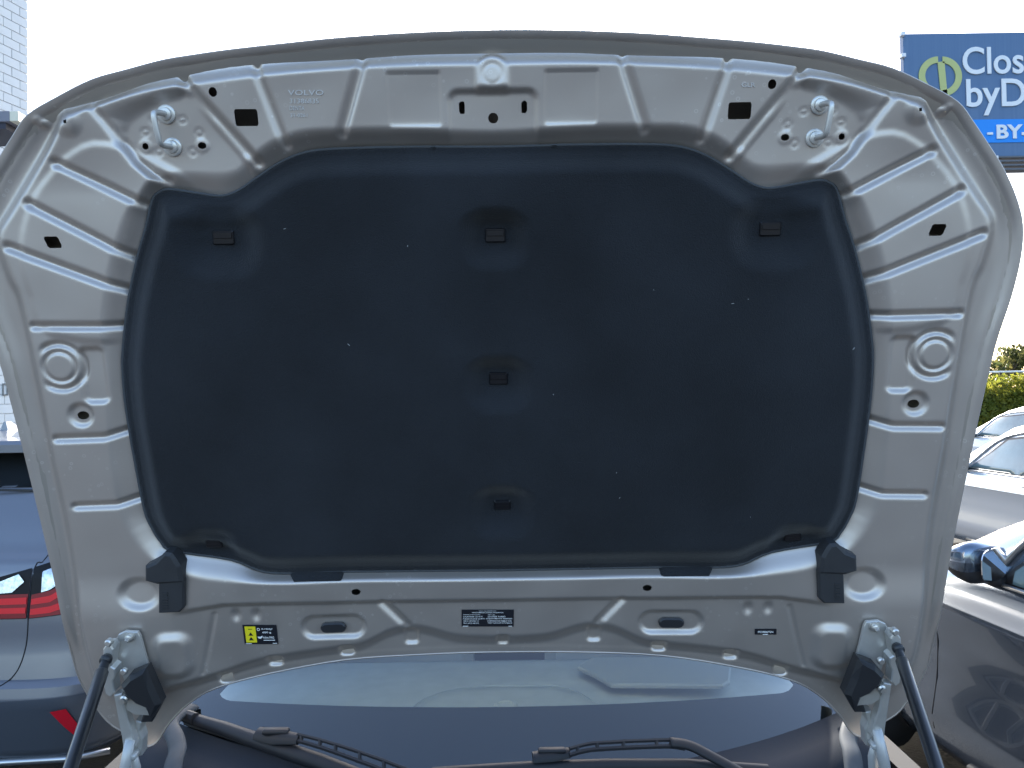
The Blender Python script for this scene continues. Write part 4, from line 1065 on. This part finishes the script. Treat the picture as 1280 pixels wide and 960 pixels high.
# ------------------------------------------------------------------ hedge, trees, rail
def leaf_mesh(name, pts_nrm, size, m, parent=None):
    V = []; Fc = []
    for (p, nrm) in pts_nrm:
        n = (Vector(nrm) + Vector((random.gauss(0, .6), random.gauss(0, .6), random.gauss(0, .6)))).normalized()
        a = n.orthogonal().normalized(); a = (Matrix.Rotation(random.uniform(0, 6.28), 3, n) @ a); b = n.cross(a)
        l = size * random.uniform(.6, 1.3); k = len(V); p = Vector(p)
        V += [p - a * l, p + b * l * .5 + n * l * .15, p + a * l, p - b * l * .5 + n * l * .15]; Fc.append((k, k + 1, k + 2, k + 3))
    return obj(name, V, Fc, m, parent, False)
def leaf_mat(name, c1, c2, sc_=1.2):
    m = bpy.data.materials.new(name); m.use_nodes = True; t = m.node_tree; p = t.nodes['Principled BSDF']
    p.inputs['Roughness'].default_value = .5; p.inputs['Specular IOR Level'].default_value = .3
    tc = t.nodes.new('ShaderNodeTexCoord'); n = t.nodes.new('ShaderNodeTexNoise'); n.inputs['Scale'].default_value = sc_; n.inputs['Detail'].default_value = 6
    t.links.new(tc.outputs['Object'], n.inputs['Vector'])
    mr = t.nodes.new('ShaderNodeMapRange'); mr.inputs['From Min'].default_value = .35; mr.inputs['From Max'].default_value = .65; t.links.new(n.outputs['Fac'], mr.inputs['Value'])
    mx = t.nodes.new('ShaderNodeMix'); mx.data_type = 'RGBA'; mx.inputs['A'].default_value = (*c1, 1); mx.inputs['B'].default_value = (*c2, 1)
    t.links.new(mr.outputs[0], mx.inputs['Factor']); t.links.new(mx.outputs['Result'], p.inputs['Base Color'])
    tl = t.nodes.new('ShaderNodeBsdfTranslucent'); t.links.new(mx.outputs['Result'], tl.inputs['Color'])
    ms = t.nodes.new('ShaderNodeMixShader'); ms.inputs[0].default_value = .62
    t.links.new(p.outputs[0], ms.inputs[1]); t.links.new(tl.outputs[0], ms.inputs[2]); t.links.new(ms.outputs[0], t.nodes['Material Output'].inputs['Surface'])
    return m
HEDGE = leaf_mat('hedge_leaf', (.15, .18, .025), (.30, .28, .04), 2.5)
TREEL = leaf_mat('tree_leaf', (.08, .10, .035), (.17, .15, .045), .8)
WOOD = mat('bark', (.10, .075, .055), rough=.9, noise=.3, nscale=8, bump=.5, bscale=30, bdist=.01)
hx0, hx1, hy, hz = 7.0, 24.0, 19.0, 2.02
hed = thing('hedge', 'clipped yellow green hedge behind the parked cars on the right', 'hedge', ((hx0 + hx1) / 2, hy, 0))
pts = []
for k in range(34000):
    f_ = random.random(); x = random.uniform(hx0, hx1)
    bump_ = .10 * math.sin(x * 2.1) + .07 * math.sin(x * 5.3 + 1)
    if f_ < .55: pts.append(((x, hy - .55 + random.gauss(0, .06) + bump_ * .5, random.uniform(.1, hz)), (0, -1, .2)))
    elif f_ < .85: pts.append(((x, hy + random.uniform(-.6, .6), hz + bump_ + random.gauss(0, .05)), (0, -.2, 1)))
    else: pts.append(((x, hy + random.uniform(-.5, .5), random.uniform(.2, hz)), (0, -1, .5)))
leaf_mesh('foliage', pts, .06, HEDGE, hed)
MB().box(((hx0 + hx1) / 2, hy + .05, hz / 2 - .06), (hx1 - hx0 - .3, .85, hz - .12), None, .1).build('filler_core', mat('hedge_inside', (.09, .11, .02), rough=.9, noise=.6, nscale=14, bump=1, bscale=30, bdist=.05), hed)  # solid box added inside so light doesn't show through the sparse leaves
m = MB()
for k in range(20): 
    x = hx0 + .5 + k * .84; m.tube([(x, hy, 0), (x + random.uniform(-.2, .2), hy + .1, 1.0), (x + random.uniform(-.3, .3), hy, 2.0)], [.05, .035, .015], 6)
o = m.build('stems', WOOD, hed); o['kind'] = 'stuff'
def tree(label, x, y, h, r, seed, n=3500):
    random.seed(seed); t = thing('tree', label, 'tree', (x, y, 0), 0, 'trees beyond the hedge')
    tr = MB(); tr.tube([(x, y, 0), (x + .1, y, h * .25), (x - .05, y + .1, h * .5), (x, y, h * .8)], [.16, .13, .09, .03], 8)
    clumps = []
    for k in range(14):
        a = random.uniform(0, 6.28); zz = random.uniform(.42, .95) * h; rr = r * math.sqrt(max(.1, 1 - ((zz / h - .62) / .42) ** 2)) * random.uniform(.4, 1)
        e = Vector((x + rr * math.cos(a), y + rr * math.sin(a), zz)); clumps.append((e, random.uniform(.28, .5) * r))
        b = Vector((x, y, zz * .7)); tr.tube([b, (b + e) / 2 + Vector((0, 0, -.1)), e], [.05, .03, .012], 5)
    tr.build('trunk', WOOD, t)
    pts = []
    for k in range(n):
        e, cr = random.choice(clumps); d = Vector((random.gauss(0, 1), random.gauss(0, 1), random.gauss(0, .8))).normalized(); q = random.random() ** .4 * cr
        pts.append((e + d * q, d + Vector((0, 0, .4))))
    leaf_mesh('crown', pts, .11, TREEL, t)
tree('leftmost small loose tree over the hedge, sky showing through', 17.2, 27.0, 3.2, 1.2, 11, 700)
tree('fuller tree over the hedge at the right edge', 19.2, 27.5, 4.0, 1.6, 12)
tree('broad tree beyond the hedge outside the right edge', 23.2, 28.5, 4.8, 2.2, 13)
ra = thing('pipe_rail', 'thin white pipe railing above the hedge', 'railing', (18, 23.5, 0))
zr_ = 2.36
m = MB(); m.tube([(12, 23.5, zr_), (26, 23.5, zr_ + .1)], .028, 8); m.build('top_rail', mat('pipe_white', (.75, .75, .74), rough=.5), ra, True)
for k in range(8):
    x = 12.6 + k * 1.75; m = MB().tube([(x, 23.5, 0), (x, 23.5, zr_ + .0)], .035, 8); m.build('post', MATS['pipe_white'], ra, True)

# ------------------------------------------------------------------ billboard
BD = 30.0
def bpx(px, py): return at_y(px, py, BD)
p0 = bpx(1129, 42); p1 = bpx(1129, 197)
bb = thing('billboard', 'blue billboard with white lettering at the upper right', 'billboard', (p0.x + 5, BD, 0))
BW = 11.0
BLUE = mat('sign_blue', (.09, .15, .25), rough=.6, noise=.10, nscale=1.5)
def vstripe():
    t = BLUE.node_tree; tc = t.nodes.new('ShaderNodeTexCoord'); mp = t.nodes.new('ShaderNodeMapping'); mp.inputs['Scale'].default_value = (6, 1, .12)
    n = t.nodes.new('ShaderNodeTexNoise'); n.inputs['Scale'].default_value = 1.6; n.inputs['Detail'].default_value = 6
    t.links.new(tc.outputs['Object'], mp.inputs[0]); t.links.new(mp.outputs[0], n.inputs['Vector'])
    mx = t.nodes.new('ShaderNodeMix'); mx.data_type = 'RGBA'; mx.inputs['A'].default_value = (.07, .14, .26, 1); mx.inputs['B'].default_value = (.12, .20, .33, 1)
    t.links.new(n.outputs['Fac'], mx.inputs['Factor']); t.links.new(mx.outputs['Result'], t.nodes['Principled BSDF'].inputs['Base Color'])
vstripe()
ztop, zbot = p0.z, p1.z
MB().box((p0.x + BW / 2, BD + .16, (ztop + zbot) / 2), (BW, .3, ztop - zbot), None, .02).build('panel', BLUE, bb)
def bflat(pts, off): return [(bpx(x, y).x, BD - off, bpx(x, y).z) for x, y in pts]
a_, b_ = bpx(1129, 151).z, bpx(1129, 180).z
MB().box((p0.x + BW / 2, BD - .004, (a_ + b_) / 2), (BW - .01, .03, a_ - b_)).build('colour_band', mat('sign_cyan', (.01, .26, .80), rough=.6), bb)
SW = mat('sign_white', (.80, .80, .80), rough=.6)
def sign_word(txt, px0, py0, px1, py1, off, bold=.0):
    q0, q1 = bpx(px0, py1), bpx(px1, py0); m = MB()
    put_text(m, txt, lambda x, y, z: Vector((q0.x + x, BD - off - z * .02, q0.z + y)), q1.x - q0.x, q1.z - q0.z, bold, 1.0)
    return m.build('lettering', SW, bb)
sign_word('Close', 1203, 58, 1299, 93.5, .03, .012)
sign_word('byD', 1208, 98.5, 1281, 145, .03, .012)
sign_word('BY-', 1245, 156, 1284, 174, .05, .03); sign_word('-', 1233, 166, 1240, 169, .05)
LOGO = mat('sign_sage', (.50, .52, .20), rough=.6)
def ring_part(cx, cy, ro, ri, a0, a1, nm):
    m = MB(); n = 24; P = []
    for k in range(n + 1):
        a = R(a0 + (a1 - a0) * k / n); P.append((cx + ro * math.cos(a), cy - ro * math.sin(a)))
    for k in range(n + 1):
        a = R(a1 + (a0 - a1) * k / n); P.append((cx + ri * math.cos(a), cy - ri * math.sin(a)))
    W_ = [Vector(p) for p in bflat(P, .0)]
    for k in range(n):
        q4 = [W_[k], W_[k + 1], W_[2 * n - k], W_[2 * n + 1 - k]]
        m.prism([(v.x, BD - .005, v.z) for v in q4], (0, -1, 0), .03)
    return m
m = ring_part(1172, 95, 24, 16, 90, 265, 'C'); m.build('logo', LOGO, bb)
m = ring_part(1177, 96, 25, 17, -88, 88, 'D'); m.prism(bflat([(1171.5, 78), (1180, 77), (1184, 121), (1176, 121)], .005), (0, -1, 0), .03); m.build('logo', LOGO, bb)
DKST = mat('sign_steel', (.12, .13, .15), rough=.6)
for k in range(4):
    z = zbot - .08 - k * .16; MB().box((p0.x + BW / 2, BD + .05, z), (BW, .5, .06)).build('catwalk_slat', DKST, bb)
for k in range(5):
    x = p0.x + 3.4 + k * 1.7; MB().box((x, BD + .05, zbot - .35), (.12, .6, .6)).build('bracket', SW, bb)
for x in (p0.x + 3.0, p0.x + 8.0): MB().tube([(x, BD + .9, 0), (x, BD + .9, ztop - .5)], .28, 14).build('column', DKST, bb, True)
for dz in (.0, -.85): MB().box((p0.x - .06, BD - .02, ztop + dz - .05), (.16, .25, .14)).build('edge_fitting', SW, bb)

# ------------------------------------------------------------------ white block building on the left
CD = 17.0
cp = at_y(34, 60, CD); WDIR = Vector((-.26, -.966, 0)).normalized(); WN = Vector((.966, -.26, 0)).normalized()
bl = thing('building', 'white painted block building at the left edge', 'building', (cp.x, CD, 0))
WB = mat('white_block', (.80, .78, .74), rough=.8, noise=.04, nscale=2, bump=.3, bscale=25, bdist=.004)
MORT = mat('white_mortar', (.72, .70, .67), rough=.9, noise=.1)
BWID, BHT, WH, WL = .405, .203, 12.2, 7.0
cz = Vector((cp.x, CD, 0)); E = Vector((0, 0, 1))
AX = (WDIR, WN, E)
core = MB().box(cz + WDIR * (WL / 2) - WN * 2.0 + E * (WH / 2), (WL - .004, 3.98, WH), AX); core.build('wall_core', MORT, bl)
cell = MB().box((0, 0, 0), (BWID - .012, .02, BHT - .012), AX, .004); bme = mesh('brick', cell.V, cell.F); bme.materials.append(WB)
half = MB().box((0, 0, 0), (BWID / 2 - .012, .02, BHT - .012), AX, .004); hme = mesh('brick', half.V, half.F); hme.materials.append(WB)
rest = MB(); cnt = 0
BINV = (Matrix.Translation(bl.location)).inverted()
rows = int(WH / BHT)
for r_ in range(rows):
    z = BHT * (r_ + .5); x = 0.0; first = (r_ % 2 == 1)
    while x < WL:
        wd = BWID / 2 if first else BWID
        c_ = cz + WDIR * (x + wd / 2) + E * z + WN * (.0105 + random.uniform(-.0015, .0015))
        pxp = CR.transposed() @ (c_ - CAM); sx_ = 640 + F * pxp.x / -pxp.z; sy_ = 480 - F * pxp.y / -pxp.z
        if -25 < sx_ < 60 and -40 < sy_ < 580 and cnt < 300 :
            o = bpy.data.objects.new('brick', hme if first else bme); COL.objects.link(o); o.parent = bl; o.matrix_parent_inverse = BINV; o.location = c_; cnt += 1
        else:
            V_ = half.V if first else cell.V; rest.add([Vector(v) + c_ for v in V_], half.F if first else cell.F)
        x += wd; first = False
o = rest.build('brickwork', WB, bl); o['kind'] = 'stuff'
# canopy with sunlight painted cream on its end, and the post under it
q0, q1 = at_y(29, 151, 14.6), at_y(-60, 146, 14.2)
cn = thing('wall_canopy', 'dark edged canopy with pale end against the white building', 'canopy', (q0.x, 14.4, 0))
m = MB(); CZ = q0.z
m.box((q0.x - 1.9, 14.9, CZ), (3.6, 1.1, .20), None, .01); m.build('fascia', mat('canopy_grey', (.22, .22, .26), rough=.6), cn)
m = MB(); m.box((q0.x - .02, 14.85, CZ), (.16, 1.0, .19), None, .01); m.build('end_cap', mat('canopy_sunlit_cream', (.78, .74, .58), rough=.6), cn)
m = MB(); m.box((q0.x - 1.9, 14.9, CZ - .16), (3.4, 1.0, .12)); m.build('soffit', mat('canopy_dark', (.03, .03, .05), rough=.6), cn)
pp = at_y(-2, 170, 14.8); m = MB(); m.box((pp.x - .06, 14.8, CZ - .50), (.10, .10, .54), None, .01); m.build('hanger', mat('canopy_post', (.35, .30, .32), rough=.6), cn)
nb = at_y(5, 487, 15.6)
t_ = (Vector((nb.x, nb.y, 0)) - cz).dot(WDIR)
d_ = ray(5, 487); k_ = (cz - CAM).dot(WN) / d_.dot(WN); nb = CAM + d_ * k_
m = MB()
for dx in (-.05, .05): m.box(nb + WDIR * dx + WN * .035, (.022, .02, .26), AX)
for dz in (-.12, .12): m.box(nb + E * dz + WN * .035, (.10, .018, .02), AX)
tag(m.build('wall_bracket', mat('dull_metal', (.18, .19, .20), rough=.5, metal=.5)), 'small grey rectangular metal frame fixed to the white building', 'bracket')
